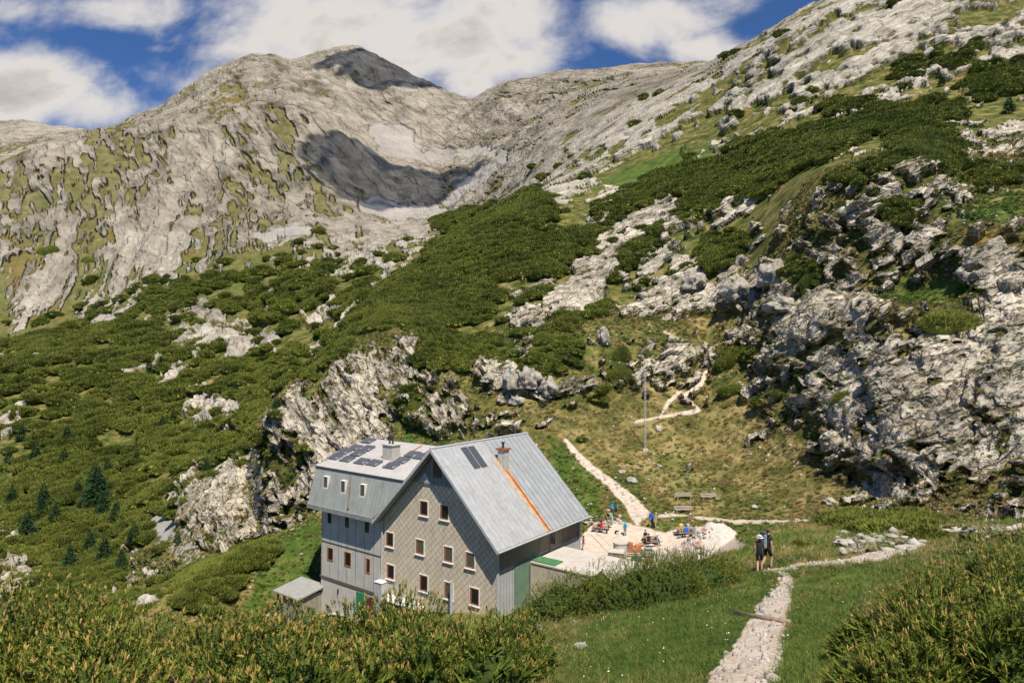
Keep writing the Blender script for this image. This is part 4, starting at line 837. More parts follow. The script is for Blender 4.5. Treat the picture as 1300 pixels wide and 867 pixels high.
# rust streak from chimney to eave
def rs_pt(u, v, off): return L3(u, v, sl*u+off)
cu, cv_ = vch[0], vch[1]
w_ = MB()
nn = 14
for k in range(nn):
    u0_, u1_ = cu+.6-(cu+.6)*k/nn, cu+.6-(cu+.6)*(k+1)/nn; g0 = 1.25-.45*k/nn
    w_.add([rs_pt(u0_, cv_-.38+.08*math.sin(k*1.3-1.3), .012), rs_pt(u1_, cv_-.38+.08*math.sin(k*1.3), .012), rs_pt(u1_, cv_+g0*.75+.10*math.sin(k*2.1), .012), rs_pt(u0_, cv_+g0*.75+.10*math.sin(k*2.1-2.1), .012)], [(0, 1, 2, 3)])
w_.build('rust_streak', M_RUST2, R1)
w_ = MB()
for k in range(nn):
    u0_, u1_ = cu+.6-(cu+.6)*k/nn, cu+.6-(cu+.6)*(k+1)/nn; g0 = .42-.14*k/nn
    w_.add([rs_pt(u0_, cv_-.16, .03), rs_pt(u1_, cv_-.16, .03), rs_pt(u1_, cv_-.16+g0+.05*math.sin(k*1.7), .03), rs_pt(u0_, cv_-.16+g0+.05*math.sin(k*1.7-1.7), .03)], [(0, 1, 2, 3)])
o = w_.build('rust_streak', M_RUST, R1); o['label'] = 'deep orange core of the rust streak'
# chimney with rusty cap
CH = MB(); cz = sl*cu; CH.box(L3(cu+.42, cv_+.30, cz+1.45), L3(cu-.42, cv_-.42, cz-.6)); o = CH.build('chimney', M_BRICK, HU, .02)
w_ = MB(); w_.box(L3(cu+.55, cv_+.43, cz+1.60), L3(cu-.55, cv_-.55, cz+1.451)); w_.build('chimney_cap', simplemat('rusty_cap', (.30, .10, .05)), o)
w_ = MB(); w_.tube(L3(cu, cv_, cz+1.6), L3(cu, cv_, cz+2.1), .12); w_.tube(L3(cu, cv_, cz+2.1), L3(cu, cv_, cz+2.2), .2); w_.build('flue_pipe', M_DARKM, o)
# solar panels on the main roof
for (px, y) in ((597.5, 582), (606.5, 580.5)):
    q = onroof(px, y, (0, 0, 0), (0, -15, 0), (RU, 0, RH)); n = Vector((-(-sl), 0, 1))
    w_ = MB(); hu, hv = .85, .42
    w_.slab([rs_pt(q[0]-hu, q[1]+hv, .07), rs_pt(q[0]+hu, q[1]+hv, .07), rs_pt(q[0]+hu, q[1]-hv, .07), rs_pt(q[0]-hu, q[1]-hv, .07)], (0, 0, .05)); w_.build('solar_panel', M_SOLAR, HU)
# wing ------------------------------------------------------------
WU = 24.9; WW = 23.85; KZ = 4.16; KV = -1.05
q = sid(468, 556, WU); RVw, RZw = q[1], q[2]
RVw = max(min(RVw, -4.5), -9.0); RZw = min(max(q[2], 4.6), 7.2)
# wing walls
zb1 = (fac(405, 682.6)[2]+fac(480.6, 706.6)[2])/2; zb2 = (fac(406.8, 730.6)[2]+fac(480.6, 751.8)[2])/2
w_ = MB(); w_.slab([L3(UW1+.02, VF+.02, zb2), L3(WW, VF+.02, zb2), L3(WW, VF+.02, .25), L3(UW1+.02, VF+.02, .25)], (0, .25, 0)); o = w_.build('wing_wall', M_PANEL, HU); o['label'] = 'grey panelled front wall of the left wing'
w_ = MB(); w_.slab([L3(UW1+.02, VF+.05, ZLOW), L3(WW-.05, VF+.05, ZLOW), L3(WW-.05, VF+.05, zb2-.1), L3(UW1+.02, VF+.05, zb2-.1)], (0, .3, 0)); w_.build('plinth', M_PLAST, HU)
w_ = MB(); w_.box(L3(WW+.06, VF+.14, zb2+.05), L3(UW1+.1, VF+.03, zb2-.16)); w_.box(L3(WW+.03, VF+.07, zb1+.03), L3(UW1+.1, VF+.025, zb1-.05)); w_.each('belt_rail', simplemat('brown_rail', (.13, .10, .075)), HU)
w_ = MB(); w_.slab([L3(WW, VF, ZLOW), L3(WW, -12, ZLOW), L3(WW, -12, 3), L3(WW, RVw, RZw-.3), L3(WW, VF, 3.5)], (.2, 0, 0)); w_.slab([L3(WW, -12, ZLOW), L3(UW1, -12, ZLOW), L3(UW1, -12, 3), L3(WW, -12, 3)], (0, -.2, 0)); w_.build('wing_side_wall', M_PLAST, HU)
# mansard face, eave box and flat roof
ke = onroof(511, 609.8, (0, 0, 0), (1, 0, 0), (0, 0, 1))
uk = 11.15
w_ = MB(); w_.slab([L3(WU, 0, .35), L3(15.0, 0, .35), L3(uk, KV, KZ), L3(WU, KV, KZ)], (0, .2, 0)); MS = w_.build('mansard', M_MANS, HU); MS['label'] = 'steep grey metal upper storey of the left wing'
w_ = MB(); w_.box(L3(WU+.06, .10, .42), L3(15.0, -.15, -.02)); w_.box(L3(WU, -.15, .2), L3(15.0, VF-.1, .02)); w_.each('eave_board', simplemat('eave_grey', (.24, .25, .23)), HU)
w_ = MB(); w_.slab([L3(WU, KV+.06, KZ+.03), L3(uk-.3, KV+.06, KZ+.03), L3(RU+.35, RVw, RZw), L3(WU, RVw, RZw)], (0, 0, -.18)); WR = w_.build('wing_roof', M_ROOFW, HU)
w_ = MB(); w_.slab([L3(WU, RVw-.003, RZw), L3(RU+.3, RVw-.003, RZw), L3(14, -12.5, 3.2), L3(WU, -12.5, 3.2)], (0, 0, -.18)); w_.build('wing_roof', M_ROOF2, HU)
w_ = MB(); w_.box(L3(WU+.02, KV+.16, KZ+.02), L3(uk+.05, KV+.02, KZ-.08)); w_.build('knee_flashing', M_DARKM, HU)
w_ = MB(); w_.slab([L3(WU, 0.02, .35), L3(WU, KV, KZ), L3(WU, RVw, RZw-.05), L3(WU, -12.4, 3.1), L3(WU, -12.4, -.02), L3(WU, 0, -.02)], (.15, 0, 0)); w_.build('wing_end_cladding', M_MANS, HU)
wing_pl = ((WU, KV, KZ), (uk, KV, KZ), (WU, RVw, RZw))
def wz_(v): return KZ+(RZw-KZ)*(v-KV)/(RVw-KV)
for (px, y) in ((425.6, 581.2), (441, 584), (437, 574.7), (454.3, 576.7), (451, 569.5), (466.4, 570.3), (467.6, 560.6), (459.5, 587), (475, 589), (497, 592.6), (510, 585.8), (523.6, 578), (534.5, 580.6)):
    q = onroof(px, y, *wing_pl); w_ = MB(); hu = .78; hv = .55; u_, v_ = q[0], q[1]
    w_.slab([L3(u_+hu, v_+hv, wz_(v_+hv)+.12), L3(u_-hu, v_+hv, wz_(v_+hv)+.12), L3(u_-hu, v_-hv, wz_(v_-hv)+.16), L3(u_+hu, v_-hv, wz_(v_-hv)+.16)], (0, 0, .05)); o = w_.build('solar_panel', M_SOLAR, HU)
    w_ = MB(); w_.box(L3(u_+.7, v_+.5, wz_(v_)+.16), L3(u_+.64, v_-.5, wz_(v_)-.04)); w_.box(L3(u_-.64, v_+.5, wz_(v_)+.16), L3(u_-.7, v_-.5, wz_(v_)-.04)); w_.each('mounting_rail', M_METAL, o)
q = onroof(494, 583, *wing_pl); cu2, cv2 = q[0], q[1]-.3; z2 = wz_(cv2)
w_ = MB(); w_.box(L3(cu2+.75, cv2+.55, z2+1.35), L3(cu2-.75, cv2-.55, z2-.4)); CB = w_.build('chimney', M_BRICK, HU, .02); CB['label'] = 'broad pale chimney block on the wing roof'
w_ = MB(); w_.box(L3(cu2+.85, cv2+.65, z2+1.45), L3(cu2-.85, cv2-.65, z2+1.352)); w_.build('chimney_cap', M_CONC, CB)
for du in (-.2, .25):
    w_ = MB(); w_.tube(L3(cu2+du, cv2, z2+1.45), L3(cu2+du, cv2, z2+2.15), .10); w_.tube(L3(cu2+du, cv2, z2+2.15), L3(cu2+du, cv2, z2+2.3), .15); w_.build('flue_pipe', M_DARKM, CB)
w_ = MB(); sv = cv2-2.2
for du in (-1.2, -3.0): w_.slab([L3(cu2+du+.12, sv+.9, wz_(sv+.9)+.02), L3(cu2+du-.12, sv+.9, wz_(sv+.9)+.02), L3(cu2+du-.12, sv-1, wz_(sv-1)+.02), L3(cu2+du+.12, sv-1, wz_(sv-1)+.02)], (0, 0, .03))
w_.each('rusty_roof_rail', simplemat('rusty_rail', (.30, .12, .07)), WR)
# windows ----------------------------------------------------------
def window(u, z, wd, h, v=VF, kind=0, frame=M_WHITE, casing=True, sill=True, glass=None):
    fr = MB(); t_ = .065
    if casing:
        for (a, b, c, d) in ((u-wd/2-t_, u-wd/2, z-h/2-t_, z+h/2+t_), (u+wd/2, u+wd/2+t_, z-h/2-t_, z+h/2+t_), (u-wd/2, u+wd/2, z+h/2, z+h/2+t_), (u-wd/2, u+wd/2, z-h/2-t_, z-h/2)):
            fr.box(L3(b, v+.07, d), L3(a, v-.02, c))
    else:
        fr.box(L3(u+wd/2+.03, v+.002, z+h/2+.03), L3(u-wd/2-.03, v-.05, z-h/2-.03))
    f = fr.build('window', frame, HU)
    g = MB(); g.box(L3(u+wd/2-.01, v+.012, z+h/2-.01), L3(u-wd/2+.01, v+.003, z-h/2+.01)); g.build('glass', glass or RS.choice([0, 1]) and M_GLASS2 or M_GLASS, f)
    i = MB(); t2 = .10
    for (a, b, c, d) in ((u-wd/2, u-wd/2+t2*.8, z-h/2, z+h/2), (u+wd/2-t2*1.7, u+wd/2, z-h/2, z+h/2), (u-wd/2+t2*.8, u+wd/2-t2*1.7, z+h/2-t2, z+h/2), (u-wd/2+t2*.8, u+wd/2-t2*1.7, z-h/2, z-h/2+t2)):
        i.box(L3(b, v+.045, d), L3(a, v+.0, c))
    i.build('sash', M_WOODW, f)
    if sill: s_ = MB(); s_.box(L3(u+wd/2+.10, v+.14, z-h/2-t_), L3(u-wd/2-.10, v-.01, z-h/2-t_-.05)); s_.build('sill', M_WHITE, f)
    return f
for (px, y, k) in ((538.2, 645, 1), (564.3, 650, 1), (495, 684.5, 1), (533.3, 694, 0), (569.3, 703.5, 0), (597, 711, 0), (496, 725.5, 0), (538, 740, 0), (569.8, 749.5, 0), (602.5, 757, 0)):
    q = fac(px, y); window(q[0], q[2], 1.02, 1.30 if y < 730 else 1.42, glass=(M_GLASS, M_GLASS2)[0 if k else (int(px) % 2)])
for (px, y, wd, h) in ((419.4, 703, .95, 1.35), (441.5, 709.5, 1.05, 1.45), (467.3, 717.7, .62, 1.45)):
    q = fac(px, y, VF+.02); window(q[0], q[2], wd, h, VF+.02, casing=False, sill=False, glass=M_GLASS)
for (px, y) in ((418.4, 657), (440.6, 662.4), (466, 668.5)):
    q = fac(px, y, VF+.02); w_ = MB(); w_.box(L3(q[0]+.27, VF+.05, q[2]+.55), L3(q[0]-.27, VF+.01, q[2]-.55)); w_.build('window', M_GLASS, HU)
def mans_v(z): return 0+(KV)*(z-.35)/(KZ-.35)
for (px, y) in ((414.7, 611.8), (436.8, 617.5), (461.5, 622.3)):
    q = onroof(px, y, (WU, 0, .35), (15, 0, .35), (WU, KV, KZ)); u_, z_ = q[0], q[2]; hz = .55; v1 = mans_v(z_-hz)+.04
    w_ = MB()   # small dormer box with pale reveals
    w_.box(L3(u_+.38, v1, z_-hz-.02), L3(u_-.38, v1-.4, z_-hz-.12)); w_.box(L3(u_+.38, v1-.01, z_+hz), L3(u_+.31, v1-.4, z_-hz-.02)); w_.box(L3(u_-.31, v1-.01, z_+hz), L3(u_-.38, v1-.4, z_-hz-.02)); w_.box(L3(u_+.38, v1-.01, z_+hz+.06), L3(u_-.38, v1-.4, z_+hz))
    f = w_.build('window', M_WHITE, HU); w_ = MB(); w_.box(L3(u_+.31, v1-.05, z_+hz), L3(u_-.31, v1-.06, z_-hz)); w_.build('glass', M_GLASS2, f)
    w_ = MB(); w_.box(L3(u_+.31, v1-.03, z_+hz), L3(u_+.20, v1-.05, z_-hz)); w_.build('sash', M_WOODW, f)
# pipe down the mansard
q0 = onroof(446, 603, (WU, 0, .35), (15, 0, .35), (WU, KV, KZ)); q1 = onroof(442.5, 645, (WU, 0, .35), (15, 0, .35), (WU, KV, KZ))
w_ = MB(); w_.tube(L3(q0[0], q0[1]+.1, q0[2]), L3(q1[0], q1[1]+.1, q1[2]), .09); w_.build('downpipe', simplemat('brown_pipe', (.19, .15, .11)), HU)
w_ = MB(); w_.tube(L3(UW1+.02, VF+.15, .1), L3(UW1+.02, VF+.15, fac(484, 745)[2]), .075); w_.build('downpipe', M_METAL, HU)
q = fac(488, 737); q2 = fac(488, 790); w_ = MB(); w_.box(L3(q[0]+.55, VF+.75, q[2]), L3(q[0]-.42, VF+.01, q2[2])); BX = w_.build('flue_casing', M_METAL, HU)
w_ = MB(); w_.box(L3(q[0]+.6, VF+.8, q[2]+.06), L3(q[0]-.47, VF+.01, q[2]+.003)); w_.build('casing_cap', M_WHITE, BX)
q = fac(578, 735); w_ = MB(); w_.tube(L3(q[0], VF+.5, q[2]), L3(q[0], VF+.5, q[2]-3.5), .13); w_.build('vent_pipe', M_METAL, HU)
# awning with dark basement openings
q = fac(494, 757); q2 = fac(541, 770); w_ = MB(); w_.slab([L3(q[0], VF+.03, q[2]+.25), L3(q2[0], VF+.03, q[2]+.25), L3(q2[0], VF+1.0, q[2]), L3(q[0], VF+1.0, q[2])], (0, 0, .08)); w_.build('canopy', M_WHITE, HU)
for (px, y) in ((502, 766), (519, 770)):
    q = fac(px, y); w_ = MB(); w_.box(L3(q[0]+.5, VF+.05, q[2]+.35), L3(q[0]-.5, VF+.01, q[2]-.35)); w_.build('window', M_GLASS, HU)
# doors in the plinth
q = fac(453, 751); q2 = fac(466, 800); w_ = MB(); zt_ = fac(459, 752)[2]; w_.box(L3(fac(453, 770)[0], VF+.11, zt_), L3(fac(465.5, 770)[0], VF+.055, zt_-3.0)); D_ = w_.build('door', M_GREEN, HU); D_['label'] = 'green door'
w_ = MB(); w_.box(L3(fac(466, 770)[0], VF+.09, zt_-.1), L3(fac(474, 770)[0], VF+.055, zt_-3.0)); D_ = w_.build('door', M_DRED, HU); D_['label'] = 'dark red inner door beside the green leaf'
w_ = MB(); w_.tube(L3(fac(430, 747)[0], VF+.1, fac(430, 747)[2]), L3(fac(430, 747)[0], VF+.1, fac(430, 747)[2]-.4), .09); w_.build('wall_lamp', M_DARKM, HU)
# side window
q = sid(701, 687, .9); w_ = MB(); w_.box(L3(.9, q[1]+.5, q[2]+.85), L3(.84, q[1]-.5, q[2]-.85)); f = w_.build('window', M_WOOD, HU); w_ = MB(); w_.box(L3(.845, q[1]+.4, q[2]+.75), L3(.825, q[1]-.4, q[2]-.75)); w_.build('glass', M_GLASS, f)
# timber bracket and coils hanging on the left end wall
q = fac(400, 706, VF-1); w_ = MB()
for k in range(5): w_.box(L3(WW+.9, VF-.6-k*.3, q[2]+.5-.18*k), L3(WW-.0, VF-.7-k*.3, q[2]+.35-.18*k))
w_.box(L3(WW+.8, VF-.5, q[2]+.65), L3(WW+.68, VF-2.1, q[2]+.5)); w_.tube(L3(WW+.5, VF-.9, q[2]+.2), L3(WW+.5, VF-.9, q[2]-1.1), .22); w_.build('timber_rack', simplemat('dark_timber', (.13, .09, .06)), HU)
# ------------------------------------------------------------------ concrete terrace block beside the hut
zA = sid(672.3, 712.4, .75)[2]; 
AN = empty('concrete_terrace', tuple(wpos(-4, -8, zA-3)), -TH, 'flat-topped concrete block with a cracked side wall, built against the hut beside the gravel yard', 'terrace')
def LA(u, v, z): return (-(u+4), -(v+8), z-zA+3)
vA0, vA1 = -5.72, -11.3; uA1 = -10.6
w_ = MB(); w_.box(LA(.70, vA0, zA-.12), LA(uA1, vA1, zA-4.5)); w_.build('retaining_wall', M_CONCW, AN)
w_ = MB(); w_.box(LA(.70, vA0+.07, zA), LA(uA1-.07, vA1-.07, zA-.118)); w_.build('slab', M_CONC, AN)
g0 = hloc(onpl(692, 710.5, np.array([0, 0, 1.]), P0+np.array([0, 0, zA])))
w_ = MB(); w_.box(LA(.66, vA0-.15, zA+.10), LA(-1.75, vA0-1.55, zA+.004)); w_.build('hatch', simplemat('green_sheet_cover', (.07, .20, .08), .7), AN)
# ------------------------------------------------------------------ shed
g = hit(378, 775, 4.0); 
def shed_at():
    c = np.array(at(377, 757, 64.0)); return c
cS = np.array(onpl(376, 748, cV, P0+.5*cV)); us, vs, zs_ = hloc(cS)
SH = empty('shed', tuple(wpos(us, vs, zs_-2.4)), -TH, 'small low shed with a flat grey roof, left of the hut at its foot', 'shed')
w_ = MB(); w_.box((-1.45, -1.3, -1.5), (2.3, 1.6, 2.25)); w_.build('wall', simplemat('shed_boards', (.27, .25, .2), .85, .2, 0, .3, 3), SH)
w_ = MB(); w_.slab([(-1.75, -1.6, 2.27), (2.6, -1.6, 2.27), (2.6, 1.9, 2.75), (-1.75, 1.9, 2.75)], (0, 0, .14)); w_.build('roof', M_ROOFGR, SH)
w_ = MB(); w_.box((-1.2, -1.34, .4), (-.4, -1.305, 2.0)); w_.build('door', simplemat('shed_door', (.2, .23, .2)), SH)
# ------------------------------------------------------------------ people
_pm = {}
def cloth(name, c):
    if name not in _pm: _pm[name] = simplemat(name, c, .85, .2, 0, .18, 9)
    return _pm[name]
SKIN = cloth('skin', (.50, .29, .20)); BLK = cloth('black_cloth', (.022, .022, .026)); 
def person(loc, rz, label, top, legs, shoes=None, hair=(.05, .03, .02), pose='stand', sleeves='short', legw='long', hat=None, H=1.75, group=None, fingers=False, arms=None, lean=0):
    k = H/1.75; J = {}; E = []; reg = {}
    def j(n, x, y, z, r): J[n] = (Vector((x, y, z))*k, r*k)
    def bone(a, b, g): E.append((a, b)); reg[(a, b)] = g
    sit = pose == 'sit'; hz = .47 if sit else .94
    ln = math.radians(lean)
    def tor(h, x=0, y=0): return (x, y+h*math.sin(ln), hz+h*math.cos(ln))
    j('pelvis', *tor(0), .135); j('waist', *tor(.18), .12); j('chest', *tor(.40), .15); j('neckb', *tor(.52), .075); j('neck', *tor(.58, 0, .01), .052); j('head', *tor(.68, 0, .02), .092); j('crown', *tor(.76, 0, .015), .075)
    j('nose', *tor(.665, 0, .115), .018)
    for s, q in ((-1, 'l'), (1, 'r')):
        j('sh'+q, *tor(.46, s*.175), .062)
        ar = (arms or {}).get(q, 'down')
        e, w_, hd, dr = {'down': ((s*.23, -.02, .20), (s*.24, .06, -.04), (s*.24, .09, -.12), (0, .25, -1)),
                     'fwd': ((s*.22, .10, .22), (s*.12, .32, .26), (s*.08, .40, .27), (0, 1, 0)),
                     'strap': ((s*.27, .02, .22), (s*.15, .17, .40), (s*.12, .19, .46), (0, .2, 1)),
                     'swing': ((s*.22, .12, .20), (s*.2, .32, .12), (s*.19, .39, .11), (0, 1, -.1)),
                     'back': ((s*.24, -.14, .20), (s*.25, -.10, -.04), (s*.25, -.06, -.12), (0, .1, -1))}[ar]
        ce, se = math.cos(ln), math.sin(ln)
        def tr(p): return (p[0], p[1]*ce+p[2]*se, hz+p[2]*ce-p[1]*se)
        j('el'+q, *tr(e), .043); j('wr'+q, *tr(w_), .028); j('ha'+q, *tr(hd), .034)
        if fingers:
            d = Vector(dr).normalized(); d = Vector((d.x, d.y*ce+d.z*se, d.z*ce-d.y*se)); sd = Vector((0, 1, 0)).cross(d) if abs(d.y) < .8 else Vector((1, 0, 0)); sd.normalize(); sd = d.cross(Vector((s, 0, 0))).normalized()
            base = Vector(tr(hd))
            for fi, (off, le) in enumerate(((-.028, .06), (-.010, .075), (.010, .07), (.028, .055))):
                a_ = base+sd*off+d*.03; b_ = a_+d*le*.55; c_ = b_+d*le*.45+Vector((-s*.012, 0, 0))
                j('f%s%da' % (q, fi), *a_, .0095); j('f%s%db' % (q, fi), *b_, .009); j('f%s%dc' % (q, fi), *c_, .008)
            a_ = base+sd*-.035; b_ = a_+(sd*-.6+d*.6)*.05; j('f%s4a' % q, *a_, .011); j('f%s4b' % q, *b_, .010)
        j('hip'+q, s*.085, 0, hz-.04, .098)
        if sit: kn, an, to = (s*.12, .44, .50), (s*.12, .46, .08), (s*.13, .62, .04)
        elif pose == 'walk': kn, an, to = ((s*.09, .20, .52), (s*.09, .16, .09), (s*.09, .33, .04)) if q == 'r' else ((s*.09, .02, .50), (s*.09, -.26, .13), (s*.09, -.12, .05))
        else: kn, an, to = (s*.11, .02, .50), (s*.125, -.01, .08), (s*.14, .15, .04)
        j('kn'+q, *kn, .062); j('an'+q, *an, .043); j('to'+q, *to, .038)
    for a, b, g in (('pelvis', 'waist', 'top'), ('waist', 'chest', 'top'), ('chest', 'neckb', 'top'), ('neckb', 'neck', 'skin'), ('neck', 'head', 'skin'), ('head', 'crown', 'skin'), ('head', 'nose', 'skin')): bone(a, b, g)
    for q in 'lr':
        bone('chest', 'sh'+q, 'top'); bone('sh'+q, 'el'+q, 'skin' if sleeves == 'none' else 'top'); bone('el'+q, 'wr'+q, 'top' if sleeves == 'long' else 'skin'); bone('wr'+q, 'ha'+q, 'skin')
        bone('pelvis', 'hip'+q, 'legs'); bone('hip'+q, 'kn'+q, 'legs'); bone('kn'+q, 'an'+q, 'legs' if legw == 'long' else 'skin'); bone('an'+q, 'to'+q, 'shoe')
        if fingers:
            for fi in range(4): bone('ha'+q, 'f%s%da' % (q, fi), 'skin'); bone('f%s%da' % (q, fi), 'f%s%db' % (q, fi), 'skin'); bone('f%s%db' % (q, fi), 'f%s%dc' % (q, fi), 'skin')
            bone('ha'+q, 'f%s4a' % q, 'skin'); bone('f%s4a' % q, 'f%s4b' % q, 'skin')
    names = list(J); ix = {n: i for i, n in enumerate(names)}
    sk = bpy.data.meshes.new('sk'); sk.from_pydata([J[n][0] for n in names], [(ix[a], ix[b]) for a, b in E], []); so = bpy.data.objects.new('sk', sk); COL.objects.link(so)
    md = so.modifiers.new('skin', 'SKIN'); md.use_smooth_shade = True
    lay = sk.skin_vertices[0].data if len(sk.skin_vertices) else None
    if lay is None:
        bm = bmesh.new(); bm.from_mesh(sk); bm.verts.layers.skin.verify(); bm.to_mesh(sk); bm.free(); lay = sk.skin_vertices[0].data
    for n in names: lay[ix[n]].radius = (J[n][1], J[n][1]*(.8 if n in ('chest', 'waist', 'pelvis') else 1)); lay[ix[n]].use_root = n == 'pelvis'
    so.modifiers.new('sub', 'SUBSURF').levels = 1; so.modifiers['sub'].render_levels = 1
    dg = bpy.context.evaluated_depsgraph_get(); ev = so.evaluated_get(dg); m2 = bpy.data.meshes.new_from_object(ev); m2.name = 'person'
    bpy.data.objects.remove(so); bpy.data.meshes.remove(sk)
    mats = {'top': top, 'legs': legs, 'skin': SKIN, 'shoe': shoes or cloth('dark_boots', (.07, .05, .04))}; order = list(mats); m2.materials.clear()
    for g in order: m2.materials.append(mats[g])
    seg = [(J[a][0], J[b][0], order.index(g), (a, b)) for (a, b), g in reg.items()]
    for f in m2.polygons:
        c = f.center; best = 1e9; bi = 0
        for a, b, g, nm in seg:
            d = b-a; t_ = max(0, min(1, (c-a).dot(d)/max(d.length_squared, 1e-9))); q_ = a+d*t_; dist = (c-q_).length-(J[nm[0]][1]*(1-t_)+J[nm[1]][1]*t_)
            gg = g
            if nm[0][:2] == 'hi' and legw == 'short' and t_ > .8: gg = order.index('skin')
            if nm[0][:2] == 'sh' and sleeves == 'short' and t_ > .55: gg = order.index('skin')
            if dist < best: best = dist; bi = gg
        f.material_index = bi; f.use_smooth = True
    o = bpy.data.objects.new('person', m2); COL.objects.link(o); o.location = loc; o.rotation_euler = (0, 0, rz); tagx(o, label, 'person', group)
    hc = J['head'][0]; cc = J['crown'][0]; up = (cc-J['neck'][0]).normalized(); cv, cf_ = icoarr(2)
    if hat:
        P = [v for v in cv]; V = []
        hb = MB(); n = 16; c0 = hc+up*.045*k
        prof = [(.185, -.02), (.19, -.005), (.112, .02), (.108, .09), (.06, .115), (.0, .12)]
        for r_, h_ in prof:
            for a in range(n): V.append(tuple(c0+Vector((math.cos(a*6.2832/n)*r_*k, math.sin(a*6.2832/n)*r_*k, h_*k))))
        Fs = [(p*n+a, p*n+(a+1) % n, (p+1)*n+(a+1) % n, (p+1)*n+a) for p in range(len(prof)-1) for a in range(n)]
        hb.add(V, Fs); h = hb.build('hat', hat, o, smooth_=True)
    V = [tuple(cc+Vector((v[0]*.100, v[1]*.108-.022, v[2]*.10-.015 if v[2] > -.2 else v[2]*.15-.015))*1.0*k-Vector((0, 0, 0))) for v in cv if True]
    V = [tuple(cc+Vector((v[0]*.098*k, (v[1]*.105-.028)*k, (v[2]*(.085 if v[2] > 0 else .13)-.02)*k))) for v in cv]
    hb = MB(); hb.add(V, [tuple(f) for f in cf_ if not all(cv[i][1] > .35 and cv[i][2] < .35 for i in f)]); hb.build('hair', cloth('hair_%.2f' % hair[0], hair), o, smooth_=True)
    return o, k
def backpack(p, k, rz, mat, label, mat2=None, H=.5, off=.19, zc=1.28, group=None):
    c, s = math.cos(rz), math.sin(rz)
    loc = Vector(p)+Vector((s*off, -c*off, zc*k))
    e = empty('backpack', loc, rz, label, 'backpack', group)
    b = MB(); b.box((-.15*k, -.10*k, -H/2*k), (.15*k, .06*k, H/2*k)); o = b.build('pack_body', mat, e, bevel=.045*k)
    b = MB(); b.box((-.13*k, -.16*k, -H*.42*k), (.13*k, -.085*k, H*.02*k)); b.build('front_pocket', mat2 or mat, e, bevel=.03*k)
    b = MB(); b.box((-.14*k, -.11*k, H/2*k-.02), (.14*k, .05*k, H/2*k+.08*k)); b.build('lid', mat2 or mat, e, bevel=.03*k)
    for sx in (-1, 1):
        b = MB(); b.slab([(sx*.09*k, .06*k, H*.45*k), (sx*.13*k, .06*k, H*.45*k), (sx*.13*k, .30*k, H*.28*k), (sx*.09*k, .30*k, H*.28*k)], (0, 0, .03*k)); b.slab([(sx*.09*k, .30*k, H*.28*k), (sx*.13*k, .30*k, H*.28*k), (sx*.14*k, .10*k, -H*.4*k), (sx*.10*k, .10*k, -H*.4*k)], (0, .015*k, 0)); b.build('strap', BLK, e)
    return e
def ground(px, y, smin=0): return hit(px, y, smin)
def zyard(px, y, d): p = at(px, y, d); return Vector((p.x, p.y, zat(p.x, p.y)))
# the two hikers on the path
p = hit(963.5, 727, 2.0); p1 = Vector((p.x, p.y, zat(p.x, p.y))); s1 = 50/(F*1.75/p1.y); 
print('hiker depth', p1, s1)
RZ = -.75
person(p1, RZ+.4, 'hiker in a pale bucket hat and dark sleeveless top with black shorts, seen from behind', cloth('black_top', (.03, .03, .035)), BLK, hat=cloth('pale_hat', (.55, .53, .52)), sleeves='none', legw='short', pose='walk', H=1.62*s1, fingers=True, arms={'l': 'down', 'r': 'swing'}, hair=(.12, .06, .03))
p = at(973.5, 725, p1.y+.35); p2 = Vector((p.x, p.y, zat(p.x, p.y)))
o, k = person(p2, RZ-.3, 'brown-haired hiker in a black t-shirt looking down, nearest the foot of the trail', cloth('black_tee', (.035, .037, .04)), BLK, legw='short', pose='walk', H=1.80*s1, fingers=True, arms={'l': 'strap', 'r': 'down'}, hair=(.13, .06, .035), lean=8)
backpack(p2, k, RZ-.3, cloth('teal_grey_pack', (.20, .28, .30)), 'large grey-blue backpack on the black-shirted hiker on the trail', cloth('dark_pack', (.06, .07, .08)), H=.62, off=.22, zc=1.25)
# people about the yard
YB = []
def yard(px, y, **a):
    p = hit(px, y, 4.2); p.z = zat(p.x, p.y); return p
def quick(px, y, rz, label, top, legs, pack=None, **k):
    p = yard(px, y); o, kk = person(p, rz, label, top, legs, **k)
    if pack: backpack(p, kk, rz, pack[0], pack[1], zc=1.28)
    return p
TEAL = cloth('teal_cloth', (.03, .34, .38)); BLUE = cloth('blue_cloth', (.02, .15, .62)); GRN = cloth('green_cloth', (.13, .48, .20)); RED = cloth('red_cloth', (.55, .03, .05)); BEI = cloth('beige_cloth', (.45, .38, .29)); WHT = cloth('white_cloth', (.70, .68, .66)); GRY = cloth('grey_cloth', (.18, .19, .21)); CYB = cloth('bright_blue_jacket', (.02, .28, .50)); YEL = cloth('yellow_cloth', (.65, .55, .12)); NAV = cloth('navy_cloth', (.04, .09, .17))
quick(741.5, 702, .9, 'person in a red and pale top walking beside the far corner of the hut', RED, BEI, (WHT, 'pale backpack on the person in red by the hut corner'), pose='walk', H=1.75)
quick(794, 681, .5, 'person in a bright blue jacket standing alone in the middle of the gravel yard', CYB, GRY, None, sleeves='long', hair=(.3, .3, .32), H=1.62)
quick(828.3, 671.5, -1.2, 'person in dark trousers at the end of the gravel path, carrying a blue backpack', BLUE, BLK, (BLUE, 'bright blue backpack at the foot of the gravel path'), sleeves='long', H=1.85)
quick(832.8, 671.5, 1.2, 'person in beige clothes facing the blue backpack at the foot of the gravel path', BEI, BEI, None, sleeves='short', H=1.78, arms={'l': 'fwd', 'r': 'down'}, hair=(.5, .45, .4))
quick(773, 661, .2, 'person in a pink top and black shorts standing left in the trio behind the tables', cloth('pinkish_top', (.55, .30, .27)), BLK, legw='short', H=1.6)
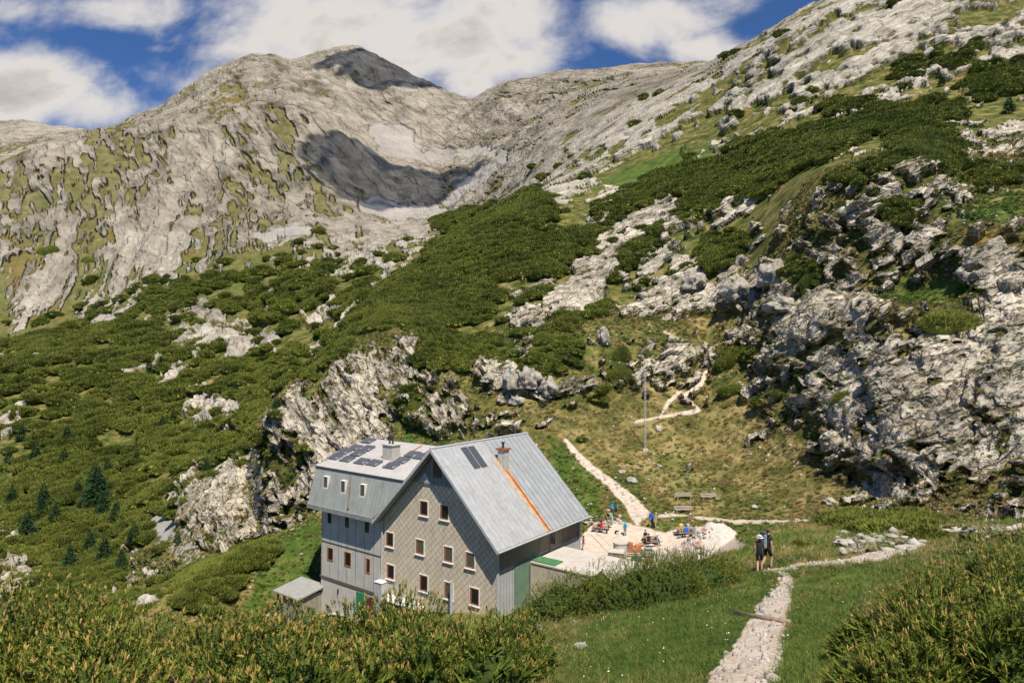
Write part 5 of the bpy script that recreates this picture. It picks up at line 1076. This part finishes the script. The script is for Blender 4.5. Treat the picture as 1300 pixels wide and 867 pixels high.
quick(776.8, 657, .1, 'person in teal standing in the middle of the trio behind the tables', TEAL, NAV, (TEAL, 'teal backpack on the middle person of the trio behind the tables'), legw='short', H=1.7)
quick(782.3, 656.5, -.2, 'person in pale green standing right in the trio behind the tables', GRN, BLK, (NAV, 'navy backpack on the right person of the trio behind the tables'), legw='short', H=1.75)
quick(778, 667, 1.0, 'person in a light green top bending over the picnic table', GRN, cloth('pale_blue_cloth', (.35, .50, .62)), H=1.65, lean=35, arms={'l': 'fwd', 'r': 'fwd'})
# ------------------------------------------------------------------ tables, benches and machinery in the yard
def picnic(px, y, rz, label, L=1.9):
    p = yard(px, y); e = empty('picnic_table', p, rz, label, 'picnic table')
    b = MB()
    b.box((-L/2, -.36, .70), (L/2, .36, .75)); b.build('tabletop', M_WOOD, e)
    for s in (-1, 1): b = MB(); b.box((-L/2, s*.78-.14, .42), (L/2, s*.78+.14, .46)); b.build('bench_board', M_WOOD, e)
    for s in (-1, 1):
        b = MB(); b.box((s*L*.36-.04, -.84, .34), (s*L*.36+.04, .84, .42)); b.tube((s*L*.36, -.25, .70), (s*L*.36, -.55, 0), .05, 4); b.tube((s*L*.36, .25, .70), (s*L*.36, .55, 0), .05, 4); b.build('leg', M_WOOD, e)
    return p, e
def seated(px_or_p, rz, label, top, legs, dx, dy, e, **k):
    c, s = math.cos(e.rotation_euler[2]), math.sin(e.rotation_euler[2]); P = e.location+Vector((c*dx-s*dy, s*dx+c*dy, 0)); P.z = e.location.z
    return person(P, e.rotation_euler[2]+rz, label, top, legs, pose='sit', **k)
p, t1 = picnic(765, 673.5, -.35, 'picnic table with seated people beside the far corner of the hut')
seated(None, 0, 'seated person in a red top leaning back on the near bench by the hut corner', RED, cloth('light_blue_jeans', (.28, .38, .48)), .1, -.78, t1, H=1.75, arms={'l': 'fwd', 'r': 'down'})
seated(None, 0, 'seated person in a pale top with dark hair, left of the one in red', cloth('pale_top', (.55, .45, .38)), cloth('maroon_cloth', (.2, .03, .05)), -.6, -.78, t1, H=1.7)
seated(None, math.pi, 'seated person in dark clothes across the table from the one in red', NAV, GRY, -.35, .78, t1, H=1.75)
p, t2 = picnic(828, 691, .15, 'round-cornered picnic table crowded with dark-clad people, behind the metal rack', 1.7)
seated(None, -.3, 'seated person in black with a dark backpack, left at the yard table', BLK, BLK, -.65, -.78, t2, H=1.78, lean=20)
seated(None, math.pi, 'seated person in black across the yard table, facing the camera', BLK, GRY, -.45, .78, t2, H=1.75)
seated(None, 1.3, 'seated person in a white shirt and pale cap, right at the yard table', WHT, GRY, .62, -.72, t2, H=1.78, sleeves='long', hat=cloth('white_cap', (.65, .63, .6)), lean=22)
p, t3 = picnic(871, 679.5, .05, 'picnic table behind the rubble heap, in front of the green meadow', 2.2)
seated(None, 0, 'seated person in a bright blue shirt with their back to the camera, behind the rubble', BLUE, GRY, -.25, -.78, t3, H=1.8)
seated(None, math.pi, 'seated person in yellow facing the one in the bright blue shirt', YEL, GRY, -.3, .78, t3, H=1.78)
seated(None, math.pi, 'seated person in grey across the table, right of the yellow one', cloth('pale_grey_cloth', (.42, .44, .46)), GRY, .45, .78, t3, H=1.75)
seated(None, .4, 'seated person in blue-grey at the right end of the table behind the rubble', cloth('blue_grey', (.16, .22, .32)), GRY, .55, -.78, t3, H=1.7)
for px, y, lab, w_ in ((868, 634, 'plank bench on the grassy slope, upper left of the three', 2.1), (900, 635, 'plank bench on the grassy slope, upper right of the three, slightly tilted', 2.0), (867.5, 652, 'plank bench at the foot of the grassy slope, lowest of the three', 2.1)):
    p = hit(px, y, 5); e = empty('plank_bench', p+Vector((0, 0, .02)), .05, lab, 'bench'); b = MB(); b.box((-w_/2, -.17, .40), (w_/2, .17, .47)); b.build('seat', M_GWOOD, e)
    b = MB(); b.box((-w_/2, .2, .55), (w_/2, .25, .80)); b.build('backrest', M_GWOOD, e)
    for s in (-1, 1): b = MB(); b.box((s*w_*.38-.07, -.14, -.3), (s*w_*.38+.07, .26, .40)); b.build('leg', M_WOOD, e)
    if 'tilted' in lab: e.rotation_euler = (0, -.06, .05)
# square stone basin with the round lid, rusty scrap, pipe rack
zc = None
p = yard(783, 713); e = empty('stone_basin', p, -TH+.35, 'square stone-walled basin carrying a round concrete lid, beside the pipe rack', 'basin')
b = MB(); b.box((-.75, -.6, -.3), (.75, .7, .95)); b.build('wall', simplemat('brown_stone', (.27, .21, .15), .95, .2, 0, .5, 3, .03), e, .03)
b = MB(); b.box((-.8, -.65, .952), (.8, .75, 1.03)); b.build('rim', M_CONC, e)
p2_ = yard(788, 705); ec = empty('concrete_ring', p2_+Vector((0, 0, 0)), 0, 'round concrete well ring with a pale flat lid, just behind the stone basin', 'well')
b = MB(); b.tube((0, 0, -.2), (0, 0, 1.25), .72, 24); b.build('ring', M_BRICK, ec); b = MB(); b.tube((0, 0, 1.252), (0, 0, 1.36), .78, 24); b.build('lid', M_CONC, ec)
p = yard(806, 704); e = empty('scrap_heap', p, 0, 'heap of rusty orange-brown scrap and a barrel between the well ring and the rack', 'scrap heap')
rs = np.random.RandomState(5); cv, cf_ = icoarr(3); P = cv*np.array([1.0, .6, .75])*(1+.35*perlin(cv*2.1+4)+.2*perlin(cv*5+1))[:, None]
o = bpy.data.objects.new('pile', mesh_np('pile', P, cf_, [simplemat('rust_brown', (.26, .11, .05), .95, .2, 0, .6, 3)])); COL.objects.link(o); o.parent = e
b = MB(); b.tube((-.5, .1, .3), (-.45, .1, 1.15), .3, 14); b.build('barrel', simplemat('rusty_barrel', (.32, .15, .07)), e); b = MB(); b.tube((.1, 0, .75), (.9, .2, .95), .22, 12); b.build('drum', simplemat('orange_drum', (.42, .17, .05)), e)
p = yard(814, 716); e = empty('pipe_rack', p, -.08, 'rack of galvanised pipes and green frames with a red wheel, front edge of the yard', 'rack')
for k in range(6): b = MB(); b.tube((-1.5, .1*(k % 2), .12+.17*k), (.55, .1*(k % 2)+.03, .14+.17*k), .045, 6); b.build('pipe', M_METAL, e)
for xx in (-1.5, -.5, .55): b = MB(); b.tube((xx, -.08, 0), (xx, -.08, 1.25), .04, 6); b.build('post', M_METAL, e)
b = MB(); b.box((-.9, -.14, .2), (.1, -.11, .85)); b.build('green_frame', simplemat('dull_green_metal', (.07, .16, .10)), e)
b = MB(); b.tube((.75, -.35, .34), (.75, -.22, .34), .33, 18); w1 = b.build('wheel', simplemat('red_wheel', (.32, .04, .035)), e); b = MB(); b.tube((.75, -.37, .34), (.75, -.2, .34), .10, 10); b.build('hub', M_METAL, w1)
p = yard(828, 712); e = empty('tube_frame', p, -.06, 'square grey tube frame standing right of the pipe rack', 'frame')
for (a, b_) in (((-.75, 0, 0), (-.75, 0, 1.5)), ((.75, 0, 0), (.75, 0, 1.5)), ((-.75, 0, 1.5), (.75, 0, 1.5)), ((-.75, 0, .8), (.75, 0, .8)), ((-.75, 0, .15), (.75, 0, .15)), ((.75, .9, 0), (.75, .9, 1.5)), ((.75, 0, 1.5), (.75, .9, 1.5))):
    b = MB(); b.tube(a, b_, .035, 6); b.build('tube', M_METAL, e)
b = MB(); b.box((-.6, .3, .2), (.1, .8, 1.1)); b.build('box', simplemat('grey_box', (.30, .30, .28)), e, .03)
p = yard(783.5, 677); e = empty('daypack', p, .3, 'small black and white bag lying on the gravel beside the picnic table', 'bag'); b = MB(); b.box((-.2, -.15, 0), (.2, .15, .32)); b.build('bag_body', BLK, e, .07); b = MB(); b.box((-.12, -.2, .04), (.12, -.14, .2)); b.build('pocket', WHT, e, .02)
# wire from the yard table to the well, and a rope on posts by the rubble
def cable(name, pts, r, label, cat, mat=None):
    b = MB(); 
    for a, c in zip(pts, pts[1:]):
        n = 8; a = Vector(a); c = Vector(c); L_ = [a.lerp(c, i/n)-Vector((0, 0, math.sin(math.pi*i/n)*.12)) for i in range(n+1)]
        for u, v in zip(L_, L_[1:]): b.tube(u, v, r, 5)
    o = b.build(name, mat or M_METAL); tagx(o, label, cat); return o
cable('cable', [yard(753, 681)+Vector((0, 0, .9)), yard(777, 706)+Vector((0, 0, 1.0))], .025, 'thin grey cable strung across the yard to the stone basin', 'cable')
cable('rope', [yard(838, 712)+Vector((0, 0, 1.2)), yard(906, 703)+Vector((0, 0, .3))], .022, 'thin rope running from the tube frame to the edge of the rubble heap', 'rope')
# gravel heap and broken rubble
pc = yard(903, 698); tp = at(905, 669, pc.y)
print('heap', pc, tp.z-pc.z)
M_GRAV = simplemat('pale_gravel', (.55, .49, .43), .95, .1, 0, .22, 4, .06)
n1, n2 = 90, 60; V = []; hh = 2.5
for i in range(n1):
    for j_ in range(n2):
        x = -4.6+9.2*i/(n1-1); y = -2.6+5.2*j_/(n2-1); V.append((x, y))
V = np.array(V); r1 = np.hypot((V[:, 0]-.3)/3.9, V[:, 1]/2.3); h_ = np.maximum(0, 1-r1)**.85*hh; r2 = np.hypot((V[:, 0]+2.6)/2.6, (V[:, 1]+.2)/2.2); h_ = np.maximum(h_, np.maximum(0, 1-r2)*1.1)
P3 = np.stack([V[:, 0], V[:, 1], h_], 1); h_ = h_*(1+.10*perlin(P3*.9+3))+.07*perlin(P3*3.3)*(h_ > .02)+.03*perlin(P3*8)*(h_ > .02)
hx, hy = pc.x-.3, pc.y+1.2
gz = np.array([zat(hx+a, hy+c) for a, c in V]); gmin = gz-pc.z; P3 = np.stack([V[:, 0], V[:, 1], np.where(h_ > .02, np.minimum(gmin, .6)+h_, gmin-.12)], 1)
idx = np.arange(n1*n2).reshape(n1, n2); Fq = np.stack([idx[:-1, :-1].ravel(), idx[1:, :-1].ravel(), idx[1:, 1:].ravel(), idx[:-1, 1:].ravel()], 1); keep = (h_[Fq].max(1) > .001); 
o = bpy.data.objects.new('gravel_heap', mesh_np('gravel_heap', P3, Fq[keep], [M_GRAV], None, True)); COL.objects.link(o); o.location = (hx, hy, pc.z); tagx(o, 'tall pale heap of gravel and sand at the right end of the yard', 'gravel heap')
# boulders ---------------------------------------------------------
def rockmat(name, lo, hi):
    m, t, b = newmat(name, .95, .1); g = t.N('ShaderNodeNewGeometry'); n = t.noise(g.outputs['Position'], 1.3, 7, .65)
    t.L(t.ramp(n, [(.3, lo), (.5, tuple((a+c)/2 for a, c in zip(lo, hi))), (.68, hi)]), b.inputs['Base Color']); bm = t.N('ShaderNodeBump'); bm.inputs['Distance'].default_value = .12; t.L(t.noise(g.outputs['Position'], 3, 7, .7), bm.inputs['Height']); t.L(bm.outputs[0], b.inputs['Normal']); return m
M_ROCK = rockmat('limestone', (.13, .115, .09), (.50, .455, .385)); M_ROCKW = rockmat('pale_limestone', (.27, .24, .195), (.56, .51, .44))
def rock_mesh(seed, sub=3, mat=None):
    cv, cf_ = icoarr(sub); rs = np.random.RandomState(seed); v, e_ = facet(cv*1.3+rs.uniform(0, 50, 3)); v2_, _ = facet(cv*2.9+rs.uniform(0, 50, 3)); P = cv*(1+.45*v+.14*v2_+.10*perlin(cv*2+seed)+(.04*perlin(cv*9+seed) if sub > 2 else 0))[:, None]
    P[:, 2] = np.maximum(P[:, 2], -.55); return mesh_np('boulder', P, cf_, [mat or M_ROCK])
BM = [rock_mesh(s, 4) for s in range(6)]; BMW = [rock_mesh(s, 3, M_ROCKW) for s in range(20, 24)]
def boulder(px, y, wpx, hpx, label, white=False, seed=0, group=None, smin=0):
    p = hit(px, y, smin); k = p.y/F; o = bpy.data.objects.new('boulder', (BMW if white else BM)[seed % (4 if white else 6)]); COL.objects.link(o)
    o.location = p+Vector((0, 0, hpx*k*.14)); o.scale = (wpx*k*.46, (wpx+hpx)*k*.26, hpx*k*.55); o.rotation_euler = (0, 0, 0); return tagx(o, label, 'boulder', group)
for a in [(196, 768, 26, 17, 'white boulder above the pine tips in the valley, left of the shed', True, 1), (98, 0, 0, 0, '', False, 0),
 (739, 824, 13, 12, 'small white boulder in the green grass at the lower centre', True, 2), (733, 826, 6, 8, 'small grey stone leaning on the left of the white one in the near grass', False, 3),
 (686, 800, 8, 9, 'pale stone at the left end of the long pine thicket', True, 0), (672, 758, 7, 9, 'white stone at the foot of the green side panel of the hut', True, 1), (680, 760, 6, 5, 'flat pale stone right of the one below the green panel', True, 3),
 (650, 492, 24, 24, 'rounded grey boulder at the left of the rock band above the hut roof', False, 0), (672, 489, 32, 32, 'largest rounded boulder of the rock band above the hut', False, 1), (655, 512, 26, 14, 'low flat boulder under the largest one above the hut', False, 2),
 (697, 500, 22, 26, 'upright grey boulder right of the largest one above the hut', False, 4), (620, 484, 16, 11, 'pale boulder left of the rock band, beside the pine patch', False, 5), (766, 434, 16, 26, 'upright boulder standing alone on the slope above the mast', False, 3),
 (790, 600, 9, 6, 'pale stone in the grass below the mast, upper one', True, 2), (803, 612, 12, 8, 'flat pale stone lowest in the scatter below the mast', True, 1), (836, 547, 9, 9, 'pinkish white stone right of the mast', True, 0),
 (957, 645, 8, 5, 'white stone on the slope right of the plank benches', True, 3), (1053, 640, 20, 8, 'flat brown slab stone below the cliff, above the trail', False, 2),
 (1072, 695, 24, 8, 'wide pale rock slab on the knoll right of the hikers', True, 0), (1154, 697, 30, 9, 'pale rounded slab behind the right-hand pines', True, 2), (1104, 688, 13, 8, 'jagged white stone between the two pale slabs on the knoll', True, 1),
 (72, 458, 14, 10, 'lone pale boulder beside the scree tongue on the far left valley slope', True, 0), (48, 455, 16, 11, 'grey boulder left of the lone pale one on the far valley slope', True, 2), (985, 360, 44, 32, 'great rounded outcrop boulder left of the upper cliff', False, 0),
 (935, 385, 38, 32, 'dark-based rounded boulder left of the great one beneath the upper cliff', False, 4), (1000, 395, 60, 22, 'long tilted boulder under the great rounded one', False, 2), (880, 365, 28, 26, 'boulder with a dark cleft, left end of the row below the pine patches', False, 5)]:
    if a[2]: boulder(*a[:5], white=a[5], seed=a[6], smin=3)
# loose stones: a countable few by the path and knoll share their labels
rs = np.random.RandomState(3); stones = [rock_mesh(s, 1, M_ROCKW) for s in range(30, 35)]
def strew(reg, n, lo, hi, label, name, group, smin=0, kind=None):
    for _ in range(n):
        px = rs.uniform(reg[0], reg[2]); y = rs.uniform(reg[1], reg[3]); p = hit(px, y, smin); o = bpy.data.objects.new(name, stones[rs.randint(5)]); COL.objects.link(o); s_ = rs.uniform(lo, hi)
        o.location = p+Vector((0, 0, s_*.1)); o.scale = (s_, s_*rs.uniform(.6, 1), s_*rs.uniform(.4, .8)); o.rotation_euler = (0, 0, rs.uniform(0, 6.28)); tagx(o, label, 'stone', group)
strew((1060, 668, 1170, 704), 46, .10, .38, 'pale loose stone on the grassy knoll right of the hikers', 'stone', 'stones on the knoll', 3)
strew((345, 779, 470, 792), 30, .15, .4, 'white building stone in the row at the foot of the left wing', 'stone', 'stones along the foot of the hut', 3)
strew((735, 655, 790, 668), 30, .12, .4, 'pale stone in the rough edging behind the picnic table', 'stone', 'stones edging the yard', 4)
strew((780, 590, 840, 625), 14, .1, .28, 'pale stone scattered in the grass below the mast', 'stone', 'stones below the mast', 4)
pts = []; 
for _ in range(900):
    u = rs.normal(size=2)*np.array([.95, .75]); X, Y = hx-2.9+u[0]*1.15, hy-.9+u[1]*.8
    loc_h = max(0, 1-math.hypot((X-hx+2.6)/2.6, (Y-hy+.2)/2.2))*1.1; loc_h = max(loc_h, max(0, 1-math.hypot((X-hx-.3)/3.9, (Y-hy)/2.3))**.85*hh)
    pts.append((X, Y, zat(X, Y)+loc_h))
sm = [rock_mesh(s, 1, M_ROCKW) for s in range(40, 44)]; sm += [rock_mesh(44, 1, simplemat('reddish_brick_rubble', (.42, .25, .18), .95))]
gn_scatter('rubble', np.array(pts), rs.uniform(.05, .26, len(pts)), rs.uniform(0, 6.28, len(pts)), rs.randint(0, 5, len(pts)), sm)
# stones on the near path and the trails
PM = (psamp(PATH, fX, fY) > -2)*(fS > 1)*(fS < 12)
PM = (psamp(PATH, fX, fY) > 0)*(fS > 1)*(fS < 12); ids = pick(PM*(fD < 34)*1.0, .30); ids2 = pick(PM*(fD >= 34)*(fD < 130)*1.0, 1.3); ids3 = pick(np.where((fD < 130)&(fD > 60)&(pine < .3)&(fS<12), 1, 0)*(1-terr), 3.0)
ids = np.concatenate([ids, ids2, ids3]); print('stones', len(ids))
gn_scatter('path_stones', G[ids], np.where(fD[ids] < 34, RS.gamma(1.6, .020, len(ids))+.012, RS.uniform(.05, .25, len(ids))), RS.uniform(0, 6.28, len(ids)), RS.randint(0, 4, len(ids)), sm)
# log step across the trail
a = hit(932, 781, 1); c = hit(997, 791, 1); b = MB(); d = c-a; pr = a
b.tube(a-d*.04+Vector((0, 0, .02)), a+d*1.05+Vector((0, 0, .03)), .10, 14, 0, .075)
o = b.build('log', M_WOOD, None, smooth_=True); tagx(o, 'weathered log laid across the trail as a step', 'log')
# mast ---------------------------------------------------------------
p = hit(819, 571, 5); h_ = (571-472)/F*p.y; e = empty('lattice_mast', p, 0, 'slender grey lattice mast guyed on the grassy slope above the yard', 'mast')
pts = [Vector((math.cos(a)*.15, math.sin(a)*.15, 0)) for a in (0, 2.09, 4.19)]
for q in pts: b = MB(); b.tube(q-Vector((0, 0, .3)), q*.8+Vector((0, 0, h_)), .022, 5); b.build('leg', M_METAL, e)
b = MB(); n = 16
for i in range(n):
    for k in range(3): b.tube(pts[k]+Vector((0, 0, h_*i/n)), pts[(k+1) % 3]+Vector((0, 0, h_*(i+1)/n)), .016, 4)
b.build('bracing', M_METAL, e)
b = MB(); b.tube((0, 0, h_), (0, 0, h_+1.2), .025, 5); b.build('antenna', M_METAL, e)
for a in (.4, 2.6, 4.6):
    g_ = Vector((math.cos(a)*2.4, math.sin(a)*2.4, 0)); gz_ = zat(p.x+g_.x, p.y+g_.y)-p.z; b = MB(); b.tube((0, 0, h_*.95), g_+Vector((0, 0, gz_)), .008, 4); b.build('guy_wire', M_METAL, e)
b = MB(); b.box((-.4, -.4, -.3), (.4, .4, .08)); b.build('footing', M_CONC, e)
# ------------------------------------------------------------------ single bushes and spruces
fb = [mugo_clump(60+s, 5200, .36) for s in range(3)]
def bush(px, y, wpx, hpx, label, seed=0, smin=3):
    p = hit(px, y, smin); k = p.y/F; o = bpy.data.objects.new('mountain_pine', fb[seed % 3]); COL.objects.link(o); o.location = p-Vector((0, -.2*wpx*k*.5, .25*hpx*k)); o.scale = (wpx*k*.5, (wpx*k*.5+1)*.45, hpx*k*1.4); o.rotation_euler = (0, 0, seed*.3); tagx(o, label, 'pine shrub')
for a in [(1212, 412, 92, 30, 'broad dark pine shrub on the green ledge above the right cliff', 0), (1075, 508, 42, 20, 'round pine shrub growing alone in the middle of the right cliff face', 1), (927, 465, 46, 20, 'low pine shrub at the top left of the right cliff', 2), (932, 497, 44, 14, 'flat brownish shrub left of the right cliff edge', 0),
 (690, 433, 36, 18, 'small oval pine shrub above the pine patch over the hut', 1), (791, 455, 32, 26, 'round pine shrub on the slope, upper of two above the mast', 2), (790, 482, 40, 22, 'lower pine shrub of the two directly above the mast', 0), (1014, 695, 20, 12, 'tiny pine shrub in the grass just right of the hikers', 1), (532, 522, 26, 30, 'pine shrub on the left rock bluff edge behind the roof', 0),
 (914, 335, 62, 34, 'wide pine shrub amid the slabs above the rounded boulders', 1), (1030, 365, 36, 26, 'dark shrub in the cleft between the boulders and the upper cliff', 2), (60, 322, 30, 16, 'dark pine shrub on the lower left of the big left mountain', 0), (107, 333, 16, 10, 'small round shrub low on the big left mountain', 1), (719, 270, 18, 12, 'lone round shrub on the pale patch above the pine belt', 2), (313, 712, 12, 14, 'light green bushlet at the base of the dark bluff', 1)]: bush(*a)
def spruce_mesh(seed, h=1.0):
    rs = np.random.RandomState(seed); P = []; D = []; n = 620
    for i in range(n):
        z = 1-math.sqrt(rs.rand())*.93; lay = math.floor(z*13)/13; r = (1-z)*.30*(.62+.38*(1-(z*13 % 1)))*rs.uniform(.35, 1.0)+.008; a = rs.uniform(0, 6.28); P.append((math.cos(a)*r, math.sin(a)*r, z)); D.append((math.cos(a), math.sin(a), -.15+.5*z))
    P = np.array(P); D = np.array(D); D /= np.linalg.norm(D, axis=1)[:, None]; V, Fc = tufts(P, D, rs.uniform(.05, .10, n)*(1.25-P[:, 2]), np.full(n, .014), rs, 3)
    return mesh_np('crown', V, Fc, [M_SPRU])
SPM = [spruce_mesh(s) for s in range(4)]; tb = MB(); tb.tube((0, 0, -.05), (0, 0, .9), .022, 7, 0, .004); tr0 = tb.build('trunk', M_BARK); TRM = tr0.data; bpy.data.objects.remove(tr0)
def spruce(px, y, hpx, label, i, group=None, smin=6.5):
    p = hit(px, y, smin); k = p.y/F; H = max(hpx*k, 1.5); e = empty('spruce_tree', p, i*1.3, label, 'spruce', group); e.scale = (H*1.15, H*1.15, H)
    for nm, mm in (('crown', SPM[i % 4]), ('trunk', TRM)): c = bpy.data.objects.new(nm, mm); COL.objects.link(c); c.parent = e
SPL = [(124, 622, 40), (112, 650, 30), (135, 655, 34), (103, 630, 24), (152, 660, 28), (175, 690, 30), (60, 640, 30), (40, 680, 34), (75, 665, 30), (20, 640, 26), (138, 712, 34), (120, 700, 30), (160, 720, 26), (95, 720, 32), (58, 655, 24), (208, 545, 20), (222, 540, 22), (352, 520, 22), (343, 540, 20), (300, 500, 18), (318, 512, 20), (265, 600, 20), (30, 560, 24), (48, 585, 26), (15, 590, 22), (190, 470, 14), (205, 462, 12), (176, 590, 20), (280, 585, 18), (85, 590, 24), (140, 600, 22), (230, 690, 18), (330, 480, 14), (370, 470, 14), (88, 560, 22)]
for i, (px, y, h) in enumerate(SPL): spruce(px, y, h, 'young dark spruce among the scrub on the left valley slope', i, 'young spruces on the left valley slope')
spruce(127, 640, 52, 'tallest spruce on the left valley slope, left of the gully path', 50); spruce(1199, 110, 16, 'small spruce standing alone high on the right hillside', 51, smin=9); spruce(1285, 145, 26, 'dark spruce at the upper right edge of the hillside', 52, smin=9); spruce(1162, 412, 16, 'small spruce left of the broad shrub on the green ledge', 53, smin=7); spruce(311, 722, 18, 'bright green young tree where the shoulder meets the dark bluff', 54)
print('all', time.time()-T0)
